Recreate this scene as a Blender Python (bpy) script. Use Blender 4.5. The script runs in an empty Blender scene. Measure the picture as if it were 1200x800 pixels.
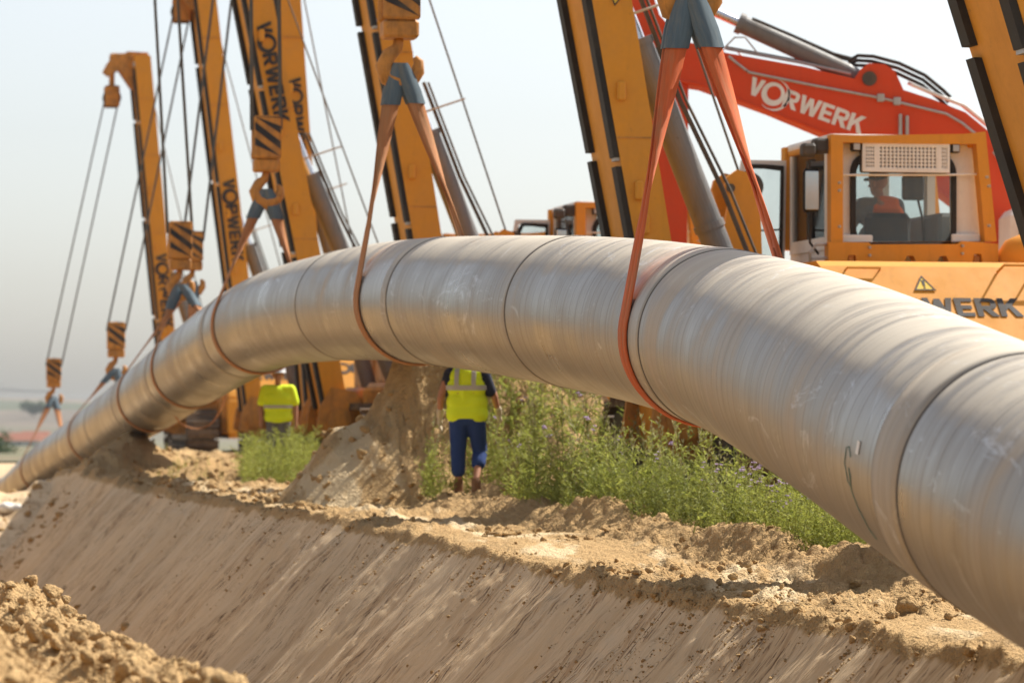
import bpy, math, random
import numpy as np
from mathutils import Vector, Matrix

random.seed(7)
rng = np.random.default_rng(11)
R = math.radians
scene = bpy.context.scene
col = scene.collection

# ------------------------------------------------------------------ camera, sky, sun, exposure
HC = 1.05                       # eye height above the working strip
F = 4000.0                      # focal length in photo pixels (120 mm on a 36 mm sensor)
HOR = 490.0                     # row of the horizon in the photo
cam_d = bpy.data.cameras.new('camera')
cam_d.lens = 120.0; cam_d.sensor_width = 36.0
cam_d.shift_y = (HOR - 400.0) / 1200.0
cam_d.clip_start = 0.5; cam_d.clip_end = 20000
cam_d.dof.use_dof = True
cam_d.dof.focus_distance = 25.5
cam_d.dof.aperture_fstop = 2.9
cam = bpy.data.objects.new('camera', cam_d); col.objects.link(cam)
cam.location = (0, 0, HC); cam.rotation_euler = (R(90), 0, 0)
scene.camera = cam

SUN_AZ, SUN_EL = R(54), R(49)   # azimuth clockwise from +Y (view direction), elevation
world = bpy.data.worlds.new('World'); scene.world = world; world.use_nodes = True
wn = world.node_tree.nodes; wl = world.node_tree.links
sky = wn.new('ShaderNodeTexSky'); sky.sky_type = 'NISHITA'; sky.sun_disc = False
sky.sun_elevation = SUN_EL; sky.sun_rotation = SUN_AZ
sky.air_density = 1.0; sky.dust_density = 2.1; sky.ozone_density = 1.0; sky.altitude = 100
bg = wn['Background']; bg.inputs['Strength'].default_value = 0.067
hsv = wn.new('ShaderNodeHueSaturation'); hsv.inputs['Saturation'].default_value = 0.42     # milky summer haze
wl.new(sky.outputs[0], hsv.inputs['Color']); wl.new(hsv.outputs[0], bg.inputs['Color'])
sun_d = bpy.data.lights.new('sun', 'SUN'); sun_d.energy = 2.9; sun_d.angle = R(0.6)
sun_d.color = (1.0, 0.93, 0.82)
sun = bpy.data.objects.new('sun', sun_d); col.objects.link(sun)
sv = Vector((math.cos(SUN_EL) * math.sin(SUN_AZ), math.cos(SUN_EL) * math.cos(SUN_AZ), math.sin(SUN_EL)))
sun.rotation_euler = sv.to_track_quat('Z', 'Y').to_euler()
vs = scene.view_settings
vs.view_transform = 'Standard'; vs.look = 'None'; vs.gamma = 1.0; vs.exposure = 1.42; vs.use_curve_mapping = False
cy = scene.cycles
cy.use_denoising = True
cy.max_bounces = 8; cy.diffuse_bounces = 4; cy.glossy_bounces = 4; cy.transparent_max_bounces = 16; cy.transmission_bounces = 4
cy.caustics_reflective = False; cy.caustics_refractive = False

def P(px, py, Z):
    return Vector(((px - 600.0) * Z / F, Z, HC + (HOR - py) * Z / F))

# ------------------------------------------------------------------ materials
MATS = {}
class NT:
    def __init__(s, name):
        s.m = bpy.data.materials.new(name); s.m.use_nodes = True
        s.n = s.m.node_tree.nodes; s.l = s.m.node_tree.links
        s.b = s.n['Principled BSDF']
    def node(s, t, **kw):
        n = s.n.new(t)
        for k, v in kw.items():
            if k.startswith('i_'):
                key = k[2:]; key = int(key) if key.isdigit() else key
                n.inputs[key].default_value = v
            else: setattr(n, k, v)
        return n
    def link(s, a, b): s.l.new(a, b)
    def noise(s, vec, scale, detail=4, rough=0.55, dist=0.0):
        n = s.node('ShaderNodeTexNoise'); n.inputs['Scale'].default_value = scale
        n.inputs['Detail'].default_value = detail; n.inputs['Roughness'].default_value = rough
        n.inputs['Distortion'].default_value = dist
        if vec is not None: s.link(vec, n.inputs['Vector'])
        return n.outputs['Fac']
    def ramp(s, fac, stops):
        r = s.node('ShaderNodeValToRGB'); e = r.color_ramp.elements
        while len(e) < len(stops): e.new(0.5)
        for k, (p, c) in enumerate(stops):
            e[k].position = p; e[k].color = (c, c, c, 1) if not hasattr(c, '__len__') else (*c, 1)
        s.link(fac, r.inputs[0]); return r.outputs[0]
    def mix(s, fac, a, b, mode='MIX'):
        m = s.node('ShaderNodeMix', data_type='RGBA', blend_type=mode)
        for i, v in ((0, fac), (6, a), (7, b)):
            if isinstance(v, (int, float)): m.inputs[i].default_value = v
            elif hasattr(v, '__len__'): m.inputs[i].default_value = (*v, 1)
            else: s.link(v, m.inputs[i])
        return m.outputs[2]
    def mapping(s, vec, scale=(1, 1, 1), loc=(0, 0, 0), rot=(0, 0, 0)):
        m = s.node('ShaderNodeMapping'); m.inputs['Scale'].default_value = scale
        m.inputs['Location'].default_value = loc; m.inputs['Rotation'].default_value = rot
        s.link(vec, m.inputs['Vector']); return m.outputs[0]
    def coord(s, k='Object'): return s.node('ShaderNodeTexCoord').outputs[k]
    def bump(s, h, strength=0.3, dist=0.01, normal=None):
        b = s.node('ShaderNodeBump'); b.inputs['Strength'].default_value = strength; b.inputs['Distance'].default_value = dist
        s.link(h, b.inputs['Height'])
        if normal is not None: s.link(normal, b.inputs['Normal'])
        return b.outputs[0]
    def base(s, c):
        if hasattr(c, '__len__'): s.b.inputs['Base Color'].default_value = (*c, 1)
        else: s.link(c, s.b.inputs['Base Color'])
    def rough(s, v):
        if isinstance(v, (int, float)): s.b.inputs['Roughness'].default_value = v
        else: s.link(v, s.b.inputs['Roughness'])

def paint(name, c, rough=0.45, dirt=0.35, dirtc=(0.30, 0.22, 0.14), metal=0.0, scale=3.0):
    t = NT(name); co = t.coord('Object')
    f1 = t.noise(co, scale, 6, 0.65); f2 = t.noise(co, scale * 9, 4, 0.6)
    d = t.ramp(f1, [(0.42, 0.0), (0.72, dirt)])
    c2 = t.mix(t.ramp(f2, [(0.3, 0.0), (0.7, 0.22)]), c, tuple(x * 0.72 for x in c))
    ch = t.ramp(t.noise(co, scale*4.5, 5, 0.7), [(0.665, 0.0), (0.70, min(0.75, dirt*2.2))])
    grime = t.ramp(t.noise(t.mapping(co, (5, 5, 0.55)), scale*0.6, 4, 0.6), [(0.52, 0.0), (0.75, dirt*1.2)])
    t.base(t.mix(ch, t.mix(grime, t.mix(d, c2, dirtc), tuple(x*0.45 for x in c)), (0.07, 0.045, 0.03)))
    t.rough(t.ramp(f1, [(0.3, rough), (0.75, min(1, rough + 0.3))]))
    t.b.inputs['Metallic'].default_value = metal; t.b.inputs['Specular IOR Level'].default_value = 0.3
    t.link(t.bump(f2, 0.06, 0.01), t.b.inputs['Normal'])
    MATS[name] = t.m; return t.m

YEL = (0.68, 0.285, 0.024)
paint('yellow_paint', YEL, 0.5, 0.16)
paint('yellow_worn', (0.60, 0.26, 0.05), 0.5, 0.7, (0.16, 0.10, 0.06), scale=6)
paint('red_paint', (0.66, 0.06, 0.010), 0.5, 0.10)
paint('black_rubber', (0.022, 0.02, 0.018), 0.6, 0.4, (0.12, 0.09, 0.06))
paint('dark_steel', (0.06, 0.055, 0.05), 0.5, 0.5, (0.2, 0.14, 0.08))
paint('grey_paint', (0.16, 0.165, 0.17), 0.4, 0.3)
paint('light_steel', (0.45, 0.45, 0.44), 0.4, 0.3, metal=0.3)
paint('chrome', (0.6, 0.62, 0.66), 0.15, 0.05, metal=1.0)
paint('white_paint', (0.80, 0.78, 0.73), 0.45, 0.15)
paint('letter_black', (0.03, 0.028, 0.03), 0.55, 0.25)
paint('letter_white', (0.78, 0.77, 0.74), 0.5, 0.15)
paint('sign_yellow', (0.75, 0.50, 0.04), 0.5, 0.2)
paint('track_steel', (0.10, 0.07, 0.05), 0.65, 0.7, (0.28, 0.18, 0.10))
paint('rope_steel', (0.10, 0.095, 0.085), 0.5, 0.3, metal=0.4, scale=20)
paint('seat_fabric', (0.03, 0.03, 0.035), 0.9, 0.1)
paint('skin', (0.42, 0.20, 0.12), 0.55, 0.0, (0.3, 0.13, 0.08))
paint('hair', (0.05, 0.035, 0.025), 0.8, 0.1)
paint('vest_yellow', (0.74, 0.93, 0.03), 0.75, 0.03, (0.5, 0.55, 0.05), scale=8)
paint('vest_orange', (0.85, 0.16, 0.03), 0.75, 0.1)
paint('reflective', (0.48, 0.48, 0.46), 0.4, 0.1)
paint('trouser_blue', (0.025, 0.055, 0.19), 0.9, 0.08, (0.08, 0.09, 0.14), scale=8)
paint('navy_shirt', (0.02, 0.025, 0.05), 0.9, 0.1)
paint('grey_shirt', (0.16, 0.16, 0.17), 0.9, 0.1)
paint('glove', (0.55, 0.47, 0.34), 0.9, 0.1)
paint('boot', (0.20, 0.10, 0.05), 0.8, 0.4)
paint('helmet_white', (0.42, 0.43, 0.44), 0.35, 0.1)
paint('bark', (0.10, 0.07, 0.045), 0.9, 0.3)
paint('house_wall', (0.62, 0.60, 0.56), 0.9, 0.1)
paint('roof_tile', (0.30, 0.12, 0.08), 0.9, 0.2)
paint('marker_green', (0.10, 0.22, 0.17), 0.6, 0.1)

def webbing(name, c, c2):
    t = NT(name); uv = t.coord('UV')
    n1 = t.noise(t.mapping(uv, (3, 40, 1)), 1.0, 4, 0.6)
    n2 = t.noise(t.mapping(uv, (1.2, 6, 1)), 1.0, 5, 0.7)
    c_ = t.mix(t.ramp(n1, [(0.35, 0.0), (0.7, 0.6)]), c, tuple(x * 0.6 for x in c))
    t.base(t.mix(t.ramp(n2, [(0.5, 0.0), (0.72, 0.6)]), c_, c2)); t.rough(0.85)
    t.link(t.bump(n1, 0.5, 0.006), t.b.inputs['Normal'])
    MATS[name] = t.m
webbing('sling_orange', (0.62, 0.13, 0.035), (0.30, 0.20, 0.11))
webbing('sling_tan', (0.46, 0.20, 0.08), (0.30, 0.20, 0.11))
webbing('sling_blue', (0.10, 0.15, 0.19), (0.25, 0.21, 0.14))

def glass(name, tint=(0.86, 0.9, 0.9)):
    t = NT(name); t.n.remove(t.b)
    tr = t.node('ShaderNodeBsdfTransparent'); tr.inputs[0].default_value = (*tint, 1)
    gl = t.node('ShaderNodeBsdfGlossy'); gl.inputs['Roughness'].default_value = 0.03
    di = t.node('ShaderNodeBsdfDiffuse'); di.inputs[0].default_value = (0.5, 0.47, 0.42, 1)
    fr = t.node('ShaderNodeFresnel'); fr.inputs[0].default_value = 1.45
    m1 = t.node('ShaderNodeMixShader'); m2 = t.node('ShaderNodeMixShader')
    dust = t.ramp(t.noise(t.coord('Object'), 5, 4, 0.6), [(0.3, 0.02), (0.8, 0.09)])
    t.link(dust, m1.inputs[0]); t.link(tr.outputs[0], m1.inputs[1]); t.link(di.outputs[0], m1.inputs[2])
    t.link(fr.outputs[0], m2.inputs[0]); t.link(m1.outputs[0], m2.inputs[1]); t.link(gl.outputs[0], m2.inputs[2])
    t.link(m2.outputs[0], t.n['Material Output'].inputs[0])
    MATS[name] = t.m
glass('cab_glass')
t = NT('mirror_glass'); t.base((0.5, 0.52, 0.52)); t.b.inputs['Metallic'].default_value = 1.0; t.rough(0.12); MATS['mirror_glass'] = t.m

def pipe_mat(name, tint, rough0, lines=1.0):
    t = NT(name); uv = t.coord('UV'); ob = t.coord('Object')
    # fine helical tape edges and drum-rolled rings: detail along u, stretched around v
    fine = t.noise(t.mapping(uv, (55, 0.5, 1)), 1.0, 3, 0.6)
    mid = t.noise(t.mapping(uv, (9, 0.22, 1)), 1.0, 4, 0.6)
    w = t.node('ShaderNodeTexWave', wave_type='BANDS', bands_direction='X', wave_profile='SAW')
    w.inputs['Scale'].default_value = 1.45; w.inputs['Distortion'].default_value = 0.35; w.inputs['Detail'].default_value = 1.0
    t.link(t.mapping(uv, (1, 0.03, 1)), w.inputs['Vector'])
    edge = t.ramp(w.outputs['Fac'], [(0.90, 0.0), (0.985, 1.0)])
    big = t.noise(ob, 0.9, 5, 0.6)
    blot = t.noise(t.mapping(uv, (0.7, 0.5, 1)), 1.0, 5, 0.62, 0.5)
    c = t.mix(t.ramp(mid, [(0.3, 0.0), (0.7, 1.0)]), tint, tuple(x * y for x, y in zip(tint, (0.78, 0.74, 0.69))))
    c = t.mix(t.ramp(fine, [(0.35, 0.0), (0.75, 0.5)]), c, tuple(x * y for x, y in zip(tint, (1.18, 1.13, 1.05))))
    c = t.mix(t.ramp(edge, [(0.0, 0.0), (1.0, 0.35 * lines)]), c, (0.20, 0.165, 0.13))
    # dried mud smears and dusty patches
    mud = t.ramp(blot, [(0.56, 0.0), (0.70, 0.7)])
    c = t.mix(mud, c, (0.43, 0.33, 0.22))
    smear = t.ramp(t.noise(t.mapping(uv, (3.5, 0.35, 1), (11, 5, 0)), 1.0, 5, 0.7, 0.6), [(0.52, 0.0), (0.68, 0.55)])
    c = t.mix(smear, c, (0.24, 0.20, 0.155))
    rust = t.ramp(t.noise(t.mapping(uv, (5, 0.9, 1), (3, 1, 0)), 1.0, 4, 0.55), [(0.70, 0.0), (0.76, 0.5)])
    c = t.mix(rust, c, (0.34, 0.20, 0.08))
    # dust settles on what faces the sky
    geo = t.node('ShaderNodeNewGeometry'); sx = t.node('ShaderNodeSeparateXYZ'); t.link(geo.outputs['Normal'], sx.inputs[0])
    zz = t.node('ShaderNodeMath', operation='MULTIPLY_ADD'); t.link(t.noise(t.mapping(uv, (1.1, 0.8, 1), (2, 9, 0)), 1.0, 5, 0.65), zz.inputs[0]); zz.inputs[1].default_value = 0.5; t.link(sx.outputs['Z'], zz.inputs[2])
    up = t.ramp(zz.outputs[0], [(0.80, 0.0), (0.94, 0.9)])
    wipe = t.node('ShaderNodeMath', operation='MULTIPLY'); t.link(up, wipe.inputs[0])
    t.link(t.ramp(t.noise(t.mapping(uv, (2.6, 0.45, 1), (31, 4, 0), (0, 0, 0.12)), 1.0, 6, 0.7, 0.8), [(0.38, 0.25), (0.56, 1.0)]), wipe.inputs[1]); up = wipe.outputs[0]
    c = t.mix(up, c, (0.52, 0.46, 0.37))
    chalk = t.ramp(t.noise(t.mapping(uv, (0.9, 1.6, 1), (7, 3, 0), (0, 0, 0.5)), 1.0, 7, 0.78, 1.6), [(0.585, 0.0), (0.66, 0.6)])
    c = t.mix(chalk, c, (0.62, 0.62, 0.62))
    t.base(c)
    rr = t.mix(up, t.ramp(blot, [(0.35, rough0), (0.7, rough0 + 0.28)]), (0.75, 0.75, 0.75))
    t.rough(rr)
    inv = t.node('ShaderNodeMath', operation='MULTIPLY_ADD'); t.link(up, inv.inputs[0]); inv.inputs[1].default_value = -0.95; inv.inputs[2].default_value = 0.72
    mm_ = t.node('ShaderNodeMath', operation='MULTIPLY_ADD'); t.link(mud, mm_.inputs[0]); mm_.inputs[1].default_value = -0.6; t.link(inv.outputs[0], mm_.inputs[2]); mm_.use_clamp = True
    t.link(mm_.outputs[0], t.b.inputs['Metallic'])
    b1 = t.bump(fine, 0.35, 0.004)
    b2 = t.bump(mid, 0.35, 0.012, b1)
    b3 = t.bump(edge, 0.5 * lines, 0.004, b2)
    t.link(b3, t.b.inputs['Normal'])
    MATS[name] = t.m
pipe_mat('pipe_coat', (0.335, 0.31, 0.28), 0.27)
pipe_mat('sleeve_coat', (0.40, 0.36, 0.31), 0.42, 0.2)
t = NT('weld_band'); t.base((0.10, 0.085, 0.07)); t.rough(0.6); MATS['weld_band'] = t.m

def soil_mat(name, wall=True):
    t = NT(name); ob = t.coord('Object')
    big = t.noise(ob, 0.7, 5, 0.6); med = t.noise(ob, 6, 6, 0.65); fin = t.noise(ob, 45, 5, 0.7)
    c = t.mix(t.ramp(med, [(0.32, 0.0), (0.68, 1.0)]), (0.34, 0.205, 0.085), (0.54, 0.365, 0.175))
    c = t.mix(t.ramp(big, [(0.35, 0.0), (0.7, 0.55)]), c, (0.46, 0.30, 0.14))
    c = t.mix(t.ramp(fin, [(0.35, 0.45), (0.6, 0.0)]), c, (0.23, 0.135, 0.06))
    vor = t.node('ShaderNodeTexVoronoi', feature='F1'); vor.inputs['Scale'].default_value = 16; vor.inputs['Randomness'].default_value = 1.0
    t.link(t.mapping(ob, (1, 1, 1)), vor.inputs['Vector'])
    vor2 = t.node('ShaderNodeTexVoronoi', feature='F1'); vor2.inputs['Scale'].default_value = 47; t.link(ob, vor2.inputs['Vector'])
    inv_ = t.ramp(vor.outputs['Distance'], [(0.0, 1.0), (0.6, 0.0)]); inv2 = t.ramp(vor2.outputs['Distance'], [(0.0, 1.0), (0.6, 0.0)])
    hb = t.mix(0.5, t.mix(0.5, med, fin), t.mix(0.4, inv_, inv2))
    c = t.mix(t.ramp(t.noise(ob, 130, 3, 0.6), [(0.3, 0.0), (0.75, 0.35)]), c, (0.60, 0.43, 0.23))
    rough_bump = t.bump(hb, 0.8, 0.08)
    if wall:
        at = t.node('ShaderNodeAttribute', attribute_name='wallc').outputs['Vector']   # x along, y down the slope, z wall mask
        sx = t.node('ShaderNodeSeparateXYZ'); t.link(at, sx.inputs[0])
        wob = t.noise(t.mapping(at, (0.8, 0.8, 0), (3, 3, 0)), 1.0, 2, 0.5)
        cw = t.node('ShaderNodeVectorMath', operation='MULTIPLY_ADD'); t.link(wob, cw.inputs[0]); cw.inputs[1].default_value = (0.55, 0.0, 0.0); t.link(at, cw.inputs[2]); aw = cw.outputs[0]
        patch_ = t.ramp(t.noise(t.mapping(aw, (1.3, 0.7, 0), (21, 8, 0)), 1.0, 4, 0.6), [(0.42, 0.0), (0.60, 1.0)])
        st1 = t.noise(t.mapping(aw, (2.4, 0.4, 0)), 1.0, 5, 0.6, 0.15)
        st2 = t.noise(t.mapping(aw, (10, 0.8, 0), (5, 2, 0)), 1.0, 5, 0.65, 0.35)
        st3 = t.noise(t.mapping(aw, (34, 4.2, 0), (1, 7, 0)), 1.0, 3, 0.55, 0.3)
        wc = t.mix(t.ramp(st1, [(0.3, 0.0), (0.7, 1.0)]), (0.57, 0.42, 0.255), (0.67, 0.52, 0.345))
        f2 = t.node('ShaderNodeMath', operation='MULTIPLY'); t.link(t.ramp(st2, [(0.49, 0.0), (0.56, 0.95)]), f2.inputs[0]); t.link(t.ramp(patch_, [(0.0, 0.25), (1.0, 1.0)]), f2.inputs[1])
        wc = t.mix(f2.outputs[0], wc, (0.45, 0.31, 0.18))
        f3 = t.node('ShaderNodeMath', operation='MULTIPLY'); t.link(t.ramp(st3, [(0.575, 0.0), (0.60, 0.95)]), f3.inputs[0]); t.link(patch_, f3.inputs[1])
        wc = t.mix(f3.outputs[0], wc, (0.13, 0.08, 0.045))
        # smeared clay stays smooth only on the cut face, crumbs lie below the lip
        msk = t.node('ShaderNodeMath', operation='ADD'); t.link(sx.outputs['Z'], msk.inputs[0])
        m2 = t.node('ShaderNodeMath', operation='MULTIPLY'); t.link(t.noise(t.mapping(at, (7, 0.8, 0), (9, 4, 0)), 1.0, 5, 0.65), m2.inputs[0]); m2.inputs[1].default_value = 0.9
        m3 = t.node('ShaderNodeMath', operation='SUBTRACT'); t.link(m2.outputs[0], m3.inputs[0]); m3.inputs[1].default_value = 0.45
        t.link(m3.outputs[0], msk.inputs[1])
        f = t.ramp(msk.outputs[0], [(0.42, 0.0), (0.58, 1.0)])
        c = t.mix(f, c, wc)
        nb = t.node('ShaderNodeMix', data_type='VECTOR')
        t.link(f, nb.inputs[0]); t.link(rough_bump, nb.inputs[4])
        t.link(t.bump(t.mix(0.45, st2, st3), 0.8, 0.05), nb.inputs[5])
        t.link(nb.outputs[1], t.b.inputs['Normal'])
        # trodden and rolled flat patches of the working strip are paler
        pale = t.ramp(t.noise(t.mapping(ob, (1.6, 0.45, 1)), 1.0, 4, 0.55), [(0.51, 0.0), (0.57, 0.9)])
        ft = t.node('ShaderNodeAttribute', attribute_name='flat').outputs['Fac']
        mm = t.node('ShaderNodeMath', operation='MULTIPLY'); t.link(pale, mm.inputs[0]); t.link(ft, mm.inputs[1])
        c = t.mix(mm.outputs[0], c, (0.64, 0.50, 0.31))
    else:
        t.link(rough_bump, t.b.inputs['Normal'])
    t.base(c); t.rough(0.95); t.b.inputs['Specular IOR Level'].default_value = 0.15
    MATS[name] = t.m
soil_mat('soil', True); soil_mat('clod_soil', False)
t = NT('field_soil'); ob = t.coord('Object')
t.base(t.mix(t.ramp(t.noise(ob, 0.02, 4), [(0.4, 0.0), (0.6, 1.0)]), (0.17, 0.13, 0.075), (0.09, 0.105, 0.045))); t.rough(1.0); MATS['field_soil'] = t.m
t = NT('hill_fields'); ob = t.coord('Object')
hv = t.node('ShaderNodeTexVoronoi'); hv.inputs['Scale'].default_value = 1.0; t.link(t.mapping(ob, (0.004, 0.0035, 0)), hv.inputs['Vector'])
hsep = t.node('ShaderNodeSeparateXYZ'); t.link(hv.outputs['Color'], hsep.inputs[0])
t.base(t.ramp(hsep.outputs['X'], [(0.0, (0.05, 0.065, 0.03)), (0.35, (0.13, 0.105, 0.07)), (0.6, (0.10, 0.08, 0.06)), (0.8, (0.16, 0.12, 0.085)), (1.0, (0.06, 0.07, 0.03))])); t.rough(1.0); MATS['hill_fields'] = t.m

def leaf(name, c, c2, trans=0.35):
    t = NT(name); ob = t.coord('Object')
    f = t.noise(ob, 3.5, 3, 0.6); f2 = t.noise(ob, 28, 2, 0.5)
    c_ = t.mix(t.ramp(f, [(0.35, 0.0), (0.65, 1.0)]), c, c2)
    c_ = t.mix(t.ramp(f2, [(0.3, 0.0), (0.7, 0.6)]), c_, tuple(x * 1.7 for x in c2))
    t.base(c_); t.rough(0.65)
    tl = t.node('ShaderNodeBsdfTranslucent'); t.link(c_, tl.inputs[0])
    mx = t.node('ShaderNodeMixShader'); mx.inputs[0].default_value = trans
    t.link(t.b.outputs[0], mx.inputs[1]); t.link(tl.outputs[0], mx.inputs[2])
    t.link(mx.outputs[0], t.n['Material Output'].inputs[0]); MATS[name] = t.m
leaf('weed_leaf', (0.20, 0.24, 0.034), (0.28, 0.30, 0.07), 0.5)
leaf('weed_leaf_shade', (0.13, 0.165, 0.03), (0.20, 0.22, 0.05), 0.45)  # same leaf, with the shade beneath the pipe put into its colour
leaf('weed_seed', (0.24, 0.25, 0.11), (0.30, 0.27, 0.14))
leaf('flower_purple', (0.42, 0.33, 0.50), (0.52, 0.44, 0.58), 0.3)
leaf('tree_leaf', (0.035, 0.06, 0.025), (0.055, 0.085, 0.03))

# ------------------------------------------------------------------ mesh building
class MB:
    def __init__(s): s.v = []; s.f = []; s.smooth = False
    def add(s, vs, fs):
        o = len(s.v); s.v += [tuple(v) for v in vs]; s.f += [tuple(i + o for i in f) for f in fs]; return s
    def box(s, lo, hi, M=None):
        x0, y0, z0 = lo; x1, y1, z1 = hi
        v = [Vector(p) for p in ((x0,y0,z0),(x1,y0,z0),(x1,y1,z0),(x0,y1,z0),(x0,y0,z1),(x1,y0,z1),(x1,y1,z1),(x0,y1,z1))]
        if M is not None: v = [M @ p for p in v]
        return s.add(v, [(3,2,1,0),(4,5,6,7),(0,1,5,4),(1,2,6,5),(2,3,7,6),(3,0,4,7)])
    def bevbox(s, lo, hi, b=0.02, M=None):
        # box with chamfered vertical and horizontal edges (rounded look)
        x0, y0, z0 = lo; x1, y1, z1 = hi
        def ring(z, i): return [(x0+i+b,y0+i,z),(x1-i-b,y0+i,z),(x1-i,y0+i+b,z),(x1-i,y1-i-b,z),(x1-i-b,y1-i,z),(x0+i+b,y1-i,z),(x0+i,y1-i-b,z),(x0+i,y0+i+b,z)]
        v = ring(z0, b*.7) + ring(z0+b, 0) + ring(z1-b, 0) + ring(z1, b*.7)
        f = [tuple(range(7,-1,-1)), tuple(range(24,32))]
        for k in range(3):
            for i in range(8): f.append((k*8+i, k*8+(i+1)%8, (k+1)*8+(i+1)%8, (k+1)*8+i))
        v = [Vector(p) for p in v]
        if M is not None: v = [M @ p for p in v]
        return s.add(v, f)
    def cyl(s, p0, p1, r0, r1=None, n=16, caps=True):
        p0 = Vector(p0); p1 = Vector(p1); r1 = r0 if r1 is None else r1
        d = (p1 - p0).normalized(); a = d.orthogonal().normalized(); b = d.cross(a)
        v = []
        for p, r in ((p0, r0), (p1, r1)):
            for i in range(n):
                t = 2*math.pi*i/n; v.append(p + a*(r*math.cos(t)) + b*(r*math.sin(t)))
        f = [(i, (i+1)%n, n+(i+1)%n, n+i) for i in range(n)]
        if caps: f += [tuple(range(n-1,-1,-1)), tuple(range(n, 2*n))]
        return s.add(v, f)
    def tube(s, pts, r, n=8, closed=False):
        pts = [Vector(p) for p in pts]; m = len(pts); rs = r if hasattr(r, '__len__') else [r]*m
        v = []; prev = None
        for i in range(m):
            a_ = pts[i-1] if (i > 0 or closed) else pts[0]
            b_ = pts[(i+1) % m] if (i < m-1 or closed) else pts[-1]
            d = (b_ - a_).normalized()
            if prev is None: x = d.orthogonal().normalized()
            else: x = (prev - d*prev.dot(d)).normalized()
            prev = x; y = d.cross(x)
            for k in range(n):
                t = 2*math.pi*k/n; v.append(pts[i] + x*(rs[i]*math.cos(t)) + y*(rs[i]*math.sin(t)))
        f = []
        for i in range(m if closed else m-1):
            j = (i+1) % m
            for k in range(n): f.append((i*n+k, i*n+(k+1)%n, j*n+(k+1)%n, j*n+k))
        if not closed: f += [tuple(range(n-1,-1,-1)), tuple((m-1)*n+k for k in range(n))]
        return s.add(v, f)
    def prism(s, poly, M, t):
        """poly in local xy, extruded along local z from 0 to t; M maps local to object space"""
        n = len(poly)
        v = [M @ Vector((x, y, 0)) for x, y in poly] + [M @ Vector((x, y, t)) for x, y in poly]
        f = [tuple(range(n-1,-1,-1)), tuple(range(n, 2*n))] + [(i, (i+1)%n, n+(i+1)%n, n+i) for i in range(n)]
        return s.add(v, f)
    def frame(s, outer, inner, M, t):
        """ring between two polygons with the same number of points, extruded"""
        n = len(outer); v = []
        for z in (0, t):
            v += [M @ Vector((x, y, z)) for x, y in outer] + [M @ Vector((x, y, z)) for x, y in inner]
        f = []
        for i in range(n):
            j = (i+1) % n
            f += [(i, n+i, n+j, j), (2*n+i, 2*n+j, 3*n+j, 3*n+i), (i, j, 2*n+j, 2*n+i), (n+i, 3*n+i, 3*n+j, n+j)]
        return s.add(v, f)
    def lathe(s, prof, M, n=20):
        v = []; m = len(prof)
        for r, z in prof:
            for i in range(n):
                t = 2*math.pi*i/n; v.append(M @ Vector((r*math.cos(t), r*math.sin(t), z)))
        f = []
        for k in range(m-1):
            for i in range(n): f.append((k*n+i, k*n+(i+1)%n, (k+1)*n+(i+1)%n, (k+1)*n+i))
        f += [tuple(range(n-1,-1,-1)), tuple((m-1)*n+i for i in range(n))]
        return s.add(v, f)
    def mesh(s, name, mat, smooth=False):
        me = bpy.data.meshes.new(name); me.from_pydata(s.v, [], s.f); me.materials.append(MATS[mat] if isinstance(mat, str) else mat)
        if smooth: me.shade_smooth()
        me.update(); return me
    def build(s, name, mat, parent=None, smooth=False):
        return obj(name, s.mesh(name, mat, smooth), parent)

def obj(name, me, parent=None):
    o = bpy.data.objects.new(name, me); col.objects.link(o)
    if parent is not None: o.parent = parent
    return o
def tag(o, label=None, cat=None, group=None, kind=None):
    if label: o['label'] = label
    if cat: o['category'] = cat
    if group: o['group'] = group
    if kind: o['kind'] = kind
    return o
def empty(name, loc=(0,0,0), rz=0.0):
    o = bpy.data.objects.new(name, None); col.objects.link(o); o.location = loc; o.rotation_euler = (0,0,rz); o.empty_display_size = 0.3; return o
def npmesh(name, v, faces, mat, smooth=False):
    """v (n,3) array, faces (m,k) int array"""
    me = bpy.data.meshes.new(name); v = np.asarray(v, np.float32); faces = np.asarray(faces, np.int32)
    m, k = faces.shape
    me.vertices.add(len(v)); me.vertices.foreach_set('co', v.ravel())
    me.loops.add(m*k); me.loops.foreach_set('vertex_index', faces.ravel())
    me.polygons.add(m); me.polygons.foreach_set('loop_start', np.arange(0, m*k, k, dtype=np.int32))
    me.update(calc_edges=True); me.materials.append(MATS[mat])
    if smooth: me.shade_smooth()
    return me
def axes(origin, x, y):
    x = Vector(x).normalized(); y = Vector(y); y = (y - x*y.dot(x)).normalized(); z = x.cross(y)
    M = Matrix((( x.x, y.x, z.x, origin[0]), (x.y, y.y, z.y, origin[1]), (x.z, y.z, z.z, origin[2]), (0,0,0,1))); return M
def rrect(x0, y0, x1, y1, r, n=5):
    pts = []
    for cx, cy_, a0 in ((x1-r,y0+r,-90),(x1-r,y1-r,0),(x0+r,y1-r,90),(x0+r,y0+r,180)):
        for i in range(n+1):
            a = R(a0 + 90*i/n); pts.append((cx + r*math.cos(a), cy_ + r*math.sin(a)))
    return pts

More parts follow.
